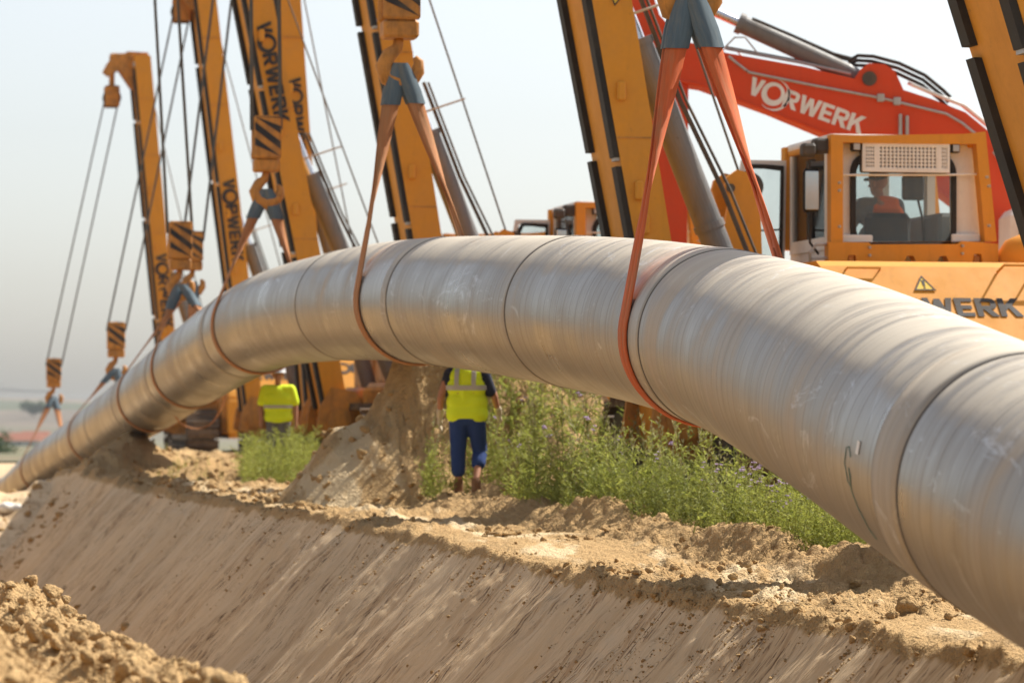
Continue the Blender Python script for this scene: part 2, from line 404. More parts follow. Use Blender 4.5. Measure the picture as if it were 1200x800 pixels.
# lettering: bold block glyphs, unit height
def ringpolys(cx, cy_, ro, ri, off=(0,0), n=28):
    out = []
    for i in range(n):
        a, b = 2*math.pi*i/n, 2*math.pi*(i+1)/n
        out.append([(cx+off[0]+ri*math.cos(a), cy_+off[1]+ri*math.sin(a)), (cx+ro*math.cos(a), cy_+ro*math.sin(a)),
                    (cx+ro*math.cos(b), cy_+ro*math.sin(b)), (cx+off[0]+ri*math.cos(b), cy_+off[1]+ri*math.sin(b))])
    return out
GL = {
 'V': (0.80, [[(0,1),(.27,0),(.53,0),(.80,1),(.54,1),(.40,.38),(.26,1)]]),
 'O': (1.16, ringpolys(.56, .46, .66, .40, (.03,.06))),
 'R': (0.84, [[(0,0),(.24,0),(.24,1),(0,1)], [(.24,.8),(.56,.8),(.56,1),(.24,1)], [(.24,.38),(.56,.38),(.56,.58),(.24,.58)],
              [(.56,1),(.56,.8),(.6,.76),(.6,.62),(.56,.58),(.56,.38),(.72,.43),(.82,.55),(.82,.84),(.72,.96)],
              [(.30,.38),(.56,0),(.86,0),(.58,.38)]]),
 'W': (1.20, [[(0,1),(.22,0),(.47,0),(.60,.55),(.73,0),(.98,0),(1.2,1),(.95,1),(.85,.42),(.72,.95),(.48,.95),(.35,.42),(.25,1)]]),
 'E': (0.74, [[(0,0),(.24,0),(.24,1),(0,1)], [(.24,0),(.70,0),(.70,.2),(.24,.2)], [(.24,.4),(.64,.4),(.64,.6),(.24,.6)], [(.24,.8),(.70,.8),(.70,1),(.24,1)]]),
 'K': (0.86, [[(0,0),(.24,0),(.24,1),(0,1)], [(.24,.30),(.38,.48),(.60,0),(.90,0),(.54,.62),(.86,1),(.56,1),(.24,.62)]]),
}
def lettering(text, M, size, t=0.004, gap=0.07):
    """starts at the local origin, runs along local x, upright along local y"""
    mb = MB(); x = 0
    for ch in text:
        w, polys = GL[ch]
        for p in polys: mb.prism([((x+a)*size, b*size) for a, b in p], M, t)
        x += w + gap
    return mb, x*size

# ------------------------------------------------------------------ noise
def hash2(ix, iy, seed):
    h = (ix.astype(np.int64)*374761393 + iy.astype(np.int64)*668265263 + seed*982451653) & 0x7fffffff
    h = ((h ^ (h >> 13)) * 1274126177) & 0x7fffffff
    return ((h ^ (h >> 16)) & 0xffff) / 65535.0
def vnoise(x, y, seed=0):
    x = np.asarray(x, float); y = np.asarray(y, float)
    ix = np.floor(x); iy = np.floor(y); fx = x-ix; fy = y-iy
    fx = fx*fx*fx*(fx*(fx*6-15)+10); fy = fy*fy*fy*(fy*(fy*6-15)+10)
    a = hash2(ix, iy, seed); b = hash2(ix+1, iy, seed); c = hash2(ix, iy+1, seed); d = hash2(ix+1, iy+1, seed)
    return (a + (b-a)*fx)*(1-fy) + (c + (d-c)*fx)*fy - 0.5
def fbm(x, y, seed=0, oct=4, gain=0.5, ridge=False):
    s = 0; a = 1.0
    for o in range(oct):
        n = vnoise(x, y, seed+o*17)
        if ridge: n = 0.5 - np.abs(n)*2
        s = s + a*n; a *= gain; x = x*2.03 + 13.7; y = y*2.03 + 7.1
    return s
def sst(a, b, x):
    t = np.clip((x-a)/(b-a), 0, 1); return t*t*(3-2*t)

# ------------------------------------------------------------------ the ground with the trench
SL = 0.205                                   # direction of the trench: dX/dZ = -SL
_ez = np.linspace(0, 140, 1401)
_ex = np.interp(_ez, [0, 7, 14, 19.3, 28.6, 40, 50, 60, 75, 90, 112, 140], [7.6, 5.9, 4.2, 2.9, 0.62, -2.45, -4.85, -7.0, -10.0, -12.6, -15.0, -19.5])
_ex = np.convolve(np.pad(_ex, 40, mode='edge'), np.ones(81)/81, 'valid')
def edge_x(Z):                               # far (working side) lip of the trench
    return np.interp(np.asarray(Z, float), _ez, _ex)
def front_xa(Z):                             # where the stripped bench ends and the weeds begin
    return np.interp(Z, [16, 22, 27.5, 30, 34, 37, 41, 45, 60, 128], [5.2, 4.0, 2.85, 2.2, 1.35, 0.45, -0.5, -1.2, -4.4, -16.0])
def bench_h(Z): return np.interp(Z, [12, 20, 26, 34, 40, 60], [-0.32, -0.32, -0.28, -0.15, -0.06, -0.05])
def edge_wob(Z): return 0.22*fbm(Z*0.22, Z*0+3.1, 41, 3)+0.10*fbm(Z*1.1, Z*0+9.1, 43, 3)
WS = 1.04                                     # wall slope
DEPTH = 2.7
MOUNDS = [  # x, z, rx, rz, height, power
    (-1.15, 44.6, 2.0, 2.3, 2.05, 1.0),
    (0.75, 44.6, 2.0, 1.9, 1.6, 1.2),
    
    (-7.7, 70.0, 1.4, 4.0, 0.9, 1.2),
    (0.65, 41.8, 1.2, 1.5, 1.1, 1.1),
    (-8.8, 74.0, 1.6, 5.0, 0.35, 1.5),
    (-5.6, 62.0, 1.0, 2.0, 0.35, 1.5),
    (-2.3, 48.5, 1.0, 1.5, 0.4, 1.5),
]
def ground(X, Z, detail=True):
    X = np.asarray(X, float); Z = np.asarray(Z, float)
    X, Z = np.broadcast_arrays(X, Z)
    w = edge_wob(Z)
    s = X - edge_x(Z) - w*sst(6, 10, Z)
    # working strip
    HB = bench_h(Z); sr = front_xa(Z) - edge_x(Z) - 0.55 + 0.35*fbm(Z*0.5, Z*0+4.4, 66, 3)
    step = sst(sr, sr+0.45, s)
    UP = np.interp(Z, [24, 30, 38], [-0.2, -0.12, 0.0])
    h = HB*(1-step) + UP*step + (0.10+0.17*fbm(X*0.9, Z*0.7, 68, 3))*np.exp(-((s-sr-0.5)/0.32)**2)*(Z < 60)
    h = h + 0.05*fbm(X*0.9, Z*0.5, 5, 3)
    # soft crumbled lip
    h = h + 0.05*np.exp(-((s-0.35)/0.3)**2)*(0.4+fbm(X*0.6, Z*0.9, 8, 2)*1.6)
    wall = HB + s*WS
    h1 = np.minimum(h, wall + 0.03 + 0.06*fbm(Z*3.0, s*1.1, 61, 3))
    # wall face grooves run down the slope
    dn = np.clip(-s, 0, 3)
    face = sst(0.05, 0.35, dn)*(s > -DEPTH/WS)
    uu = Z*0.98 - 0.2*X
    g = 0.10*fbm(uu*1.3, dn*0.3, 21, 3) + 0.05*fbm(uu*5, dn*0.5, 25, 3) + 0.05*np.clip(fbm(uu*11, dn*1.3, 29, 3)-0.12, 0, 1) - 0.06*np.clip(fbm(uu*7+3, dn*0.9, 33, 3)-0.2, 0, 1)
    crumb = sst(0.02, 0.22, fbm(uu*1.8, dn*0.55, 47, 3) + 0.28 - 0.55*dn)
    g = g + crumb*0.05*np.abs(fbm(uu*9, dn*7, 49, 3))
    h1 = h1 + g*face
    floor = -DEPTH + 0.12*fbm(X*1.5, Z*1.5, 31, 3)
    h1 = np.maximum(h1, floor)
    # near wall, near bank and spoil heap
    ns = -(s + 5.2 + 0.12*fbm(Z*1.3, Z*0, 77, 2))     # >0 on the camera's side
    near = -0.2 + ns*2.2
    bank = -0.2 + 0.10*fbm(X*1.1, Z*0.8, 35, 3) + 0.06*np.exp(-((ns-0.3)/0.25)**2)
    heap = np.clip(ns - 0.85 - 0.25*fbm(Z*0.6, Z*0+1.7, 79, 3), 0, None)
    hp = np.minimum(heap*1.0, 0.95 + 0.03*heap) + 0.16*fbm(X*1.3, Z*0.9, 37, 3)*sst(0, 0.5, heap)
    hp = hp*sst(10.2, 13.0, Z)*0.8
    hn = np.minimum(near, bank + hp)
    h1 = np.where(s < -3.4, np.maximum(floor, hn), h1)
    # soil left standing across the trench farther on
    plug = np.exp(-((Z-76)/10.0)**4)*sst(-9, -6, s)*(1-sst(0.0, 2.0, s))
    h1 = np.maximum(h1, -2.8 + plug*(2.05+0.9*fbm(X*0.5, Z*0.22, 55, 4)))
    # heaps
    for x, z, rx, rz, hh, p in MOUNDS:
        d = np.sqrt(((X-x)/rx)**2 + ((Z-z)/rz)**2)
        k = np.clip(1-d, 0, 1)**p
        h1 = h1 + hh*k*(1+0.35*fbm(X*1.6, Z*0.9, 91, 3))
    if detail:
        rough = sst(-0.25, 0.1, s) + (s < -4.7)
        rough = np.clip(rough, 0, 1)
        flatp = sst(0.0, 0.2, fbm(X*0.8, Z*0.33, 101, 3)+0.10)*(s > 0)*(s < sr)
        amp = rough*(1-0.75*flatp)
        far = sst(42, 60, Z)
        mnd = np.zeros_like(s)
        h1 = h1 + amp*(0.075*fbm(X*3.1, Z*2.4, 111, 3, ridge=False) + 0.11*np.abs(fbm(X*6, Z*4.5, 113, 4)) + 0.05*np.abs(fbm(X*15, Z*11, 115, 3)) + far*0.22*fbm(X*1.4, Z*0.8, 117, 3))
        h1 = h1 + 0.02*fbm(X*26, Z*22, 121, 2)*amp
        # heap beside the camera is coarse
        hm = (s < -5.4)
        h1 = h1 + hm*(0.16*np.abs(fbm(X*4, Z*3.2, 131, 4)))
    h1 = h1 - sst(66, 98, Z)*1.15*(1-sst(1.6, 4.0, s))*(s > -1.5)
    # edges sink to the surrounding field
    edge = sst(95, 128, Z)*0.45 
    h1 = h1 - edge*(s > 1) 
    h1 = np.where(Z > 118, np.maximum(h1, -0.62-2*(1-sst(118, 124, Z))), h1)
    return h1
def gz(x, z): return float(ground(np.array([x]), np.array([z]))[0])

nz, nsamp = 1080, 560
Zs = 7.0*(128/7.0)**(np.linspace(0, 1, nz))
# samples across: dense at wall, lip and berm
def dense(a, b, n): return np.linspace(a, b, n, endpoint=False)
S = np.concatenate([dense(-26, -9, 24), dense(-9, -6.6, 60), dense(-6.6, -4.8, 95), dense(-4.8, -2.4, 14), dense(-2.4, 0.25, 130), dense(0.25, 2.6, 125), dense(2.6, 6, 70), dense(6, 34, 41)])
S = np.append(S, 34.0); nsamp = len(S)
ZZ, SS = np.meshgrid(Zs, S, indexing='ij')
XX = SS + edge_x(ZZ)
HH = ground(XX, ZZ)
V = np.stack([XX, ZZ, HH], -1).reshape(-1, 3)
ii, jj = np.meshgrid(np.arange(nz-1), np.arange(nsamp-1), indexing='ij')
a = (ii*nsamp + jj).ravel()
faces = np.stack([a, a+1, a+nsamp+1, a+nsamp], -1)
me = npmesh('ground', V, faces, 'soil', smooth=True)
s_true = SS - edge_wob(ZZ)
wallmask = sst(0.0, 0.22, -s_true)*(s_true > -3.2)
wc = np.stack([ZZ*0.98-0.2*XX, np.clip(-s_true, -1, 4)*1.5, wallmask], -1).reshape(-1, 3).astype(np.float32)
at = me.attributes.new('wallc', 'FLOAT_VECTOR', 'POINT'); at.data.foreach_set('vector', wc.ravel())
fl = (sst(0.1, 0.35, s_true)*(1-sst(-0.75, -0.45, XX-front_xa(ZZ)))*(ZZ < 62)).astype(np.float32).ravel()
at = me.attributes.new('flat', 'FLOAT', 'POINT'); at.data.foreach_set('value', fl)
tag(obj('ground', me), kind='structure')

# surrounding field out to the horizon, in bands around the worked strip
def field_h(Z): return -0.55 - 6.5*np.clip((np.asarray(Z, float)-128)/900, 0, 1)
mb = MB()
def quad(x0, z0, x1, z1):
    a, b = float(field_h(z0)), float(field_h(z1))
    mb.add([(x0,z0,a),(x1,z0,a),(x1,z1,b),(x0,z1,b)], [(0,1,2,3)])
for z0, z1 in ((127, 300), (300, 600), (600, 1028), (1028, 4500)): quad(-1500, z0, 1500, z1)
mb.add([(-1500,-600,-0.3),(edge_x(7)-25,-600,-0.3),(edge_x(7)-25,7,-0.3),(edge_x(128)-25.8,128,-0.56),(-1500,128,-0.56)], [(0,1,2,3,4)])
mb.add([(float(edge_x(7))+33,-600,-0.3),(1500,-600,-0.3),(1500,128,-0.56),(float(edge_x(128))+33.8,128,-0.56),(float(edge_x(7))+33,7,-0.3)], [(0,1,2,3,4)])
mb.add([(float(edge_x(7))-25,-600,-0.3),(float(edge_x(7))+33,-600,-0.3),(float(edge_x(7))+33,7.02,-0.1),(float(edge_x(7))-25,7.02,-0.1)], [(0,1,2,3)])
tag(mb.build('field', 'field_soil'), kind='structure')
# low hills
hx = np.linspace(-1500, 1500, 160); hz = np.linspace(1150, 3200, 40)
HX, HZ = np.meshgrid(hx, hz, indexing='ij')
rise = sst(1150, 2600, HZ)
HHh = -7.2 + rise*(19 + 16*fbm(HX*0.0016, HZ*0.0008, 201, 3)) + 1.5*fbm(HX*0.01, HZ*0.006, 203, 2)*rise
a = (np.arange(159)[:, None]*40 + np.arange(39)[None]).ravel()
tag(obj('hills', npmesh('hills', np.stack([HX, HZ, HHh], -1).reshape(-1, 3), np.stack([a, a+40, a+41, a+1], -1), 'hill_fields', True)), kind='structure')

# ------------------------------------------------------------------ the pipeline
RP = 0.70
ctrl = [(4.05, 8.0, -0.45), (3.36, 12.5, 0.12), (2.62, 17.5, 0.70), (2.10, 22.2, 1.27), (1.60, 27.0, 1.70), (0.62, 31.3, 2.02), (-1.02, 38.4, 2.37), (-2.35, 44.6, 2.50),
        (-3.76, 51.0, 2.44), (-5.60, 60.0, 1.96), (-7.20, 68.5, 1.50), (-10.4, 85.0, 0.60), (-13.6, 100.0, -0.36), (-16.3, 112.0, -1.45), (-18.6, 123.0, -1.85)]
def catmull(pts, per=14):
    pts = [Vector(p) for p in pts]; out = []
    for i in range(len(pts)-1):
        p0 = pts[max(i-1, 0)]; p1 = pts[i]; p2 = pts[i+1]; p3 = pts[min(i+2, len(pts)-1)]
        for k in range(per):
            t = k/per
            out.append(0.5*((2*p1) + (p2-p0)*t + (2*p0-5*p1+4*p2-p3)*t*t + (3*p1-p0-3*p2+p3)*t*t*t))
    out.append(pts[-1]); return out
fine = catmull(ctrl, 20)
# even arc-length resampling
L = [0.0]
for i in range(1, len(fine)): L.append(L[-1] + (fine[i]-fine[i-1]).length)
STEP = 0.2
npth = int(L[-1]/STEP)
path = []; j = 0
for k in range(npth+1):
    t = k*STEP
    while j < len(L)-2 and L[j+1] < t: j += 1
    f = (t-L[j])/max(1e-9, L[j+1]-L[j]); path.append(fine[j].lerp(fine[j+1], f))
for _ in range(12):                     # soften kinks
    path = [path[0]] + [(path[i-1]+path[i]*2+path[i+1])/4 for i in range(1, len(path)-1)] + [path[-1]]
def frame_at(i):
    a = path[max(i-1, 0)]; b = path[min(i+1, len(path)-1)]; d = (b-a).normalized()
    side = d.cross(Vector((0,0,1))).normalized(); up = side.cross(d); return path[i], d, side, up
def idx_at_Z(Z): return min(range(len(path)), key=lambda i: abs(path[i].y-Z))
def tube_uv(name, i0, i1, r, mat, n=96, bulge=0.0, lip=True):
    vs, uvs = [], []; m = i1-i0+1
    for k, i in enumerate(range(i0, i1+1)):
        p, d, side, up = frame_at(i)
        rr = r
        for q in range(n+1):
            t = 2*math.pi*q/n - math.pi/2
            vs.append(p + side*(rr*math.cos(t)) + up*(rr*math.sin(t))); uvs.append((i*STEP, q/n*2*math.pi*RP))
    f = []
    for k in range(m-1):
        for q in range(n): f.append((k*(n+1)+q, (k+1)*(n+1)+q, (k+1)*(n+1)+q+1, k*(n+1)+q+1))
    me = npmesh(name, np.array([tuple(v) for v in vs]), np.array(f), mat, True)
    u = me.uv_layers.new(name='UVMap'); uvs = np.array(uvs, np.float32)
    u.data.foreach_set('uv', uvs[np.array(f).ravel()].ravel()); return me
def tube_span(name, t0, t1, r, mat, n=96, cuts=4, flange=0.0):
    """short collar between two arc positions, with closed rims"""
    def at(t):
        i = int(t/STEP); f = t/STEP - i; a = frame_at(i); b = frame_at(min(i+1, len(path)-1))
        return a[0].lerp(b[0], f), a[2].lerp(b[2], f).normalized(), a[3].lerp(b[3], f).normalized()
    ts = [t0] + [t0+(t1-t0)*k/cuts for k in range(cuts+1)] + [t1]
    rs = [RP-0.004] + [r]*(cuts+1) + [RP-0.004]
    vs, uvs = [], []
    for t, rr in zip(ts, rs):
        p, side, up = at(t)
        for q in range(n+1):
            a = 2*math.pi*q/n - math.pi/2
            vs.append(p + side*(rr*math.cos(a)) + up*(rr*math.sin(a))); uvs.append((t+3.3, q/n*2*math.pi*RP))
    f = [(k*(n+1)+q, (k+1)*(n+1)+q, (k+1)*(n+1)+q+1, k*(n+1)+q+1) for k in range(len(ts)-1) for q in range(n)]
    me = npmesh(name, np.array([tuple(v) for v in vs]), np.array(f), mat, True)
    u = me.uv_layers.new(name='UVMap'); uvs = np.array(uvs, np.float32)
    u.data.foreach_set('uv', uvs[np.array(f).ravel()].ravel()); return me

pipe = empty('pipeline', (0,0,0))
tag(pipe, 'huge grey steel pipeline arching from right foreground down into the trench', 'pipeline')
joints_Z = [17.6, 26.7, 31.3, 37.0, 43.2, 52.6, 61.8, 70.5, 79.0, 88.5, 98.0, 107.0]
cuts = [0] + [idx_at_Z(z) for z in joints_Z] + [len(path)-1]
for a_, b_ in zip(cuts[:-1], cuts[1:]):
    sec = obj('pipe_section', tube_uv('pipe_section', a_, b_, RP, 'pipe_coat'), pipe)
for k, i in enumerate(cuts[1:-1]):
    t = i*STEP; wdt = (0.52, 0.42, 0.10, 0.30, 0.14, 0.4, 0.3, 0.3, 0.3, 0.3, 0.3, 0.3)[k]
    sl = obj('joint_sleeve', tube_span('joint_sleeve', t-wdt/2, t+wdt/2, RP+0.007, 'sleeve_coat'), pipe)
    obj('weld_band', tube_span('weld_band', t-wdt/2-0.022, t-wdt/2+0.004, RP+0.0035, 'weld_band', cuts=1), sl)
    obj('weld_band', tube_span('weld_band', t+wdt/2-0.004, t+wdt/2+0.018, RP+0.0035, 'weld_band', cuts=1), sl)
# hand-written green survey mark and white label on the near flank
def on_pipe(t, ang, r=RP+0.003):
    i = int(t/STEP); p, d, side, up = frame_at(i); p = p + d*(t-i*STEP)
    return p + side*(-r*math.cos(ang)) + up*(r*math.sin(ang))
tj = cuts[1]*STEP
mk = [(0.78,0.05),(0.84,0.12),(0.90,0.10),(0.92,-0.02),(0.86,-0.16),(0.80,-0.18),(0.78,-0.10),(0.82,-0.04),(0.80,-0.22),(0.74,-0.34),(0.68,-0.42),(0.66,-0.50),(0.60,-0.58)]
mb = MB(); mb.tube([on_pipe(tj+a_*1.0, b_) for a_, b_ in mk], 0.0022, 5); mb.build('survey_mark', 'marker_green', pipe)
mb = MB(); q = [on_pipe(tj+a_, b_, RP+0.004) for a_, b_ in ((0.60,0.10),(0.66,0.10),(0.66,0.2),(0.60,0.2))]; q2 = [p + (p-path[int((tj+.6)/STEP)]).normalized()*0.003 for p in q]
mb.add(q+q2, [(0,1,2,3),(7,6,5,4),(0,4,5,1),(1,5,6,2),(2,6,7,3),(3,7,4,0)]); mb.build('stick_label', 'letter_white', pipe)

# ------------------------------------------------------------------ pipelayers
HEAD = math.atan(SL)                           # heading: rotated to the left of +Y
eU = Vector((-math.sin(HEAD), math.cos(HEAD), 0)); eV = Vector((math.cos(HEAD), math.sin(HEAD), 0))
K = 1.27                                        # size of the pipelayers
MESH = {}
CABX = 0.17
def zmap(z): return z if z > 3.38 else 3.38-(3.38-z)*1.19
STRETCH = {'cab_rail','rail_foot','bolt','cab','door','mirror','roof_lamp','cf','cr','ci','seat','monitor','rg','window_seal','fg','grille_back','grille','grab_bar','seal','pane','dh','mirror_glass','hr2','hood','skirt','htext','hs','hsm','hr','hh','air_intake'}
MOVE = {'cab_rail','rail_foot','bolt','cab','door','mirror','roof_lamp','hr2'}
def part(name, fn, mat, parent, key=None, smooth=False):
    """shared mesh data between alike pipelayers"""
    k = (key or name, mat if isinstance(mat, str) else mat.name)
    if k not in MESH:
        mb = MB(); fn(mb)
        if k[0] in STRETCH: mb.v = [(v[0], v[1], zmap(v[2])) for v in mb.v]
        MESH[k] = mb.mesh(name, mat, smooth)
    o = obj(name, MESH[k], parent)
    if k[0] in MOVE: o.location.x = CABX
    return o
I4 = Matrix.Identity(4)
REAR = lambda y: axes((0, y, 0), (1,0,0), (0,0,1))            # drawing plane x-z, its normal looks to -y
def shift(M, x, y, z): return Matrix.Translation((x, y, z)) @ M

def track(mb, x0, x1):
    r = 0.46; ya, yb, zc = -1.35, 2.95, 0.5
    n = 46; per = 2*(yb-ya) + 2*math.pi*r
    for k in range(n):
        t = k/n*per
        if t < yb-ya: y, z, a = ya+t, zc+r, 0
        elif t < yb-ya+math.pi*r:
            q = (t-(yb-ya))/r; y, z, a = yb+r*math.sin(q), zc+r*math.cos(q), -q
        elif t < 2*(yb-ya)+math.pi*r: y, z, a = yb-(t-(yb-ya)-math.pi*r), zc-r, math.pi
        else:
            q = (t-2*(yb-ya)-math.pi*r)/r; y, z, a = ya-r*math.sin(q), zc-r*math.cos(q), math.pi-q
        M = Matrix.Translation((0, y, z)) @ Matrix.Rotation(a, 4, 'X')
        mb.box((x0, -0.105, -0.02), (x1, 0.105, 0.02), M); mb.box((x0, -0.02, 0.018), (x1, 0.01, 0.075), M)
def track_frame(mb, x0, x1):
    mb.bevbox((x0+0.12, -1.1, 0.3), (x1-0.12, 2.7, 0.7), 0.05)
    for y in (-1.35, 2.95): mb.cyl((x0+0.1, y, 0.5), (x1-0.1, y, 0.5), 0.40, n=24); mb.cyl((x0+0.04, y, 0.5), (x1-0.04, y, 0.5), 0.16, n=16)
    for k in range(7): mb.cyl((x0+0.1, -0.85+k*0.55, 0.18), (x1-0.1, -0.85+k*0.55, 0.18), 0.11, n=12)

def hood(mb):
    prof = [(-1.72,0.85),(-1.72,1.66),(-1.66,1.74),(-0.98,2.36),(-0.86,2.40),(0.66,2.40),(0.66,0.85)]
    M = axes((1.10,0,0), (0,1,0), (0,0,1)); mb.prism(prof, M, 2.6)
def hood_skirt(mb):
    mb.bevbox((1.06,-1.80,0.92),(3.74,-1.45,1.60),0.04)
def chassis(mb):
    mb.bevbox((0.95,-1.5,0.45),(2.8,3.1,1.35),0.05); mb.bevbox((1.1,0.9,1.3),(3.5,3.0,2.2),0.08)
    mb.bevbox((0.3,-0.75,0.95),(1.2,0.95,1.25),0.04)
def engine_cover(mb):
    mb.bevbox((1.5,2.2,1.3),(3.0,4.1,2.25),0.12)
def exhaust(mb): mb.cyl((3.35,0.95,2.3),(3.35,0.95,2.42),0.09); mb.lathe([(0.0,0),(0.30,0.0),(0.34,0.05),(0.33,0.16),(0.26,0.25),(0.12,0.30),(0.0,0.31)], Matrix.Translation((3.62,0.5,2.38)), 24)
def counterweight(mb):
    mb.bevbox((3.55,-0.6,0.7),(4.15,2.2,1.7),0.06)
def rail(mb):
    M = REAR(0.60)
    mb.prism([(1.45,2.42),(1.62,2.42),(1.64,2.50),(1.71,2.50),(1.73,2.42),(1.86,2.43),(1.95,2.45),(2.18,2.45),(2.21,2.50),(2.27,2.50),(2.30,2.45),(2.50,2.45),(2.53,2.50),(2.59,2.50),(2.62,2.45),(2.72,2.43),(2.84,2.43),(2.86,2.52),(2.93,2.52),(2.95,2.43),(3.06,2.43),(3.10,2.46),(3.10,2.60),(2.74,2.62),(2.70,2.595),(1.86,2.585),(1.84,2.60),(1.45,2.60)], M, 0.13)
def rail_feet(mb):
    for x in (1.645, 2.865): mb.bevbox((x,0.50,2.38),(x+0.065,0.66,2.51),0.01)
def bolts(mb):
    for x, z in ((1.84,2.50),(1.84,2.56),(2.74,2.52),(2.74,2.58),(1.55,3.0),(1.55,3.06),(1.55,2.72),(3.0,3.05),(3.0,2.74),(2.98,3.12)):
        mb.cyl((x,0.478,z),(x,0.43,z),0.011,n=8)
def cab_frame(mb):
    # orange roll-over frame: rear portal, front portal and roof bars
    for y in (0.52, 2.05):
        M = REAR(y+0.13)
        mb.frame([(1.49,2.602),(3.10,2.622),(2.99,3.50),(2.78,3.475),(1.78,3.445),(1.49,3.45)], [(1.605,2.602),(2.985,2.622),(2.90,3.385),(2.78,3.38),(1.78,3.375),(1.605,3.38)], M, 0.13)
    for x in (1.52, 2.86): mb.bevbox((x,0.64,3.36),(x+0.1,2.06,3.44),0.015)
def cab_roof(mb): mb.bevbox((1.52,0.66,3.375),(2.98,2.15,3.47),0.03)
def cab_panels(mb):
    M = REAR(0.70)
    # white rear wall around the window
    mb.frame([(1.56,2.56),(3.03,2.56),(2.95,3.39),(1.56,3.39)], [(1.78,2.62),(2.70,2.62),(2.70,3.30),(1.78,3.30)], M, 0.03)
    mb.bevbox((1.62,0.60,2.60),(1.92,0.68,2.665),0.01); mb.bevbox((2.69,0.60,2.60),(2.97,0.68,2.68),0.01)
    mb.box((1.56,0.74,2.40),(3.0,2.1,2.56))                         # floor
    mb.box((2.93,0.74,2.56),(2.97,1.3,2.85)); mb.box((2.90,1.95,2.56),(2.98,2.06,3.38))
    mb.box((1.54,0.74,2.56),(1.60,0.90,3.38)); mb.box((1.54,1.98,2.56),(1.60,2.06,3.38)); mb.box((1.54,0.90,2.56),(1.58,2.0,2.66))
    mb.box((2.42,1.98,2.56),(2.52,2.05,3.38))
def cab_inner(mb):
    mb.bevbox((2.66,0.9,2.56),(2.9,1.9,2.86),0.03)
def seat(mb):
    mb.bevbox((1.98,0.98,2.56),(2.42,1.10,2.86),0.04); mb.bevbox((1.98,1.02,2.56),(2.42,1.5,2.62),0.02)
def monitor(mb): mb.bevbox((2.44,1.3,2.98),(2.66,1.36,3.18),0.02); mb.tube([(2.6,1.33,2.98),(2.64,1.33,2.85),(2.66,1.33,2.6)],0.012,6)
def rear_glass(mb): mb.prism(rrect(1.765,2.60,2.70,3.26,0.13), REAR(0.66), 0.008)
def rear_seal(mb): mb.frame(rrect(1.715,2.555,2.745,3.31,0.16), rrect(1.765,2.60,2.70,3.26,0.13), REAR(0.665), 0.035)
def front_glass(mb): mb.box((1.61,2.06,2.6),(2.9,2.066,3.37)); mb.box((1.565,0.90,2.66),(1.571,1.98,3.37))
def grille(mb):
    x0, x1, z0, z1 = 1.80, 2.645, 3.155, 3.385; M = REAR(0.56)
    ys = 0.022
    def bars(xa, xb, za, zb, nx, nz_):
        px = (xb-xa)/nx; pz = (zb-za)/nz_; wx = px*0.42; wz = pz*0.42
        for k in range(nx+1): mb.box((xa+k*px-wx/2, 0.538, za),(xa+k*px+wx/2, 0.56, zb))
        for k in range(nz_+1): mb.box((xa, 0.541, za+k*pz-wz/2),(xb, 0.557, za+k*pz+wz/2))
    mb.frame([(x0,z0),(x1,z0),(x1,z1),(x0,z1)], [(x0+.022,z0+.03),(x1-.022,z0+.03),(x1-.022,z1-.03),(x0+.022,z1-.03)], REAR(0.562), 0.028)
    bars(x0+.03, x0+.115, z0+.03, z1-.03, 4, 6); bars(x0+.16, x1-.125, z0+.03, z1-.03, 15, 6); bars(x1-.08, x1-.03, z0+.03, z1-.03, 3, 6)
    mb.box((x0+.115,0.536,z0+.02),(x0+.16,0.562,z1-.02)); mb.box((x1-.125,0.536,z0+.02),(x1-.08,0.562,z1-.02))
def grille_box(mb): mb.bevbox((1.80,0.563,3.150),(2.645,0.655,3.387),0.015)
def lamp_body(x): return lambda mb: mb.bevbox((x,0.54,3.30),(x+0.085,0.62,3.385),0.012)
def lamp_lens(x): return lambda mb: mb.bevbox((x+0.012,0.528,3.312),(x+0.073,0.539,3.373),0.003)
def grab_bar(mb): mb.tube([(1.60,0.60,3.13),(1.85,0.575,3.13),(2.6,0.575,3.14),(2.93,0.60,3.15)],0.009,6)
def door_frame(mb):
    M = REAR(1.95)
    mb.frame([(0.83,2.35),(1.44,2.35),(1.46,3.32),(1.02,3.32)], [(0.92,2.40),(1.40,2.40),(1.42,3.27),(1.06,3.27)], M, 0.05)
def door_seal(mb):
    M = REAR(1.90)
    mb.frame([(0.90,2.385),(1.41,2.385),(1.43,3.275),(1.24,3.285),(1.10,3.285),(1.045,3.22),(1.02,3.0),(1.03,2.86),(0.97,2.72),(0.955,2.6),(0.925,2.46)],
             [(0.945,2.42),(1.38,2.42),(1.40,3.235),(1.24,3.25),(1.12,3.25),(1.085,3.19),(1.06,3.0),(1.07,2.85),(1.01,2.70),(0.995,2.58),(0.965,2.49)], M, 0.03)
def door_pane(mb): mb.prism([(0.93,2.41),(1.39,2.41),(1.41,3.25),(1.11,3.26),(1.06,3.19),(1.045,2.99),(1.05,2.86),(0.99,2.71),(0.975,2.58)], REAR(1.93), 0.006)
def door_handle(mb): mb.bevbox((1.0,1.82,2.62),(1.04,1.87,2.78),0.01); mb.tube([(0.98,1.85,2.74),(1.2,1.85,2.75),(1.42,1.87,2.76)],0.008,6)
def mirror_body(mb): mb.bevbox((1.225,0.52,2.83),(1.385,0.58,3.17),0.03); mb.tube([(1.36,0.6,3.24),(1.30,0.58,3.24),(1.30,0.56,3.1)],0.012,6); mb.tube([(1.31,0.56,2.84),(1.31,0.6,2.6),(1.42,0.7,2.52)],0.012,6)
def mirror_face(mb): mb.bevbox((1.24,0.508,2.85),(1.37,0.519,3.15),0.004)
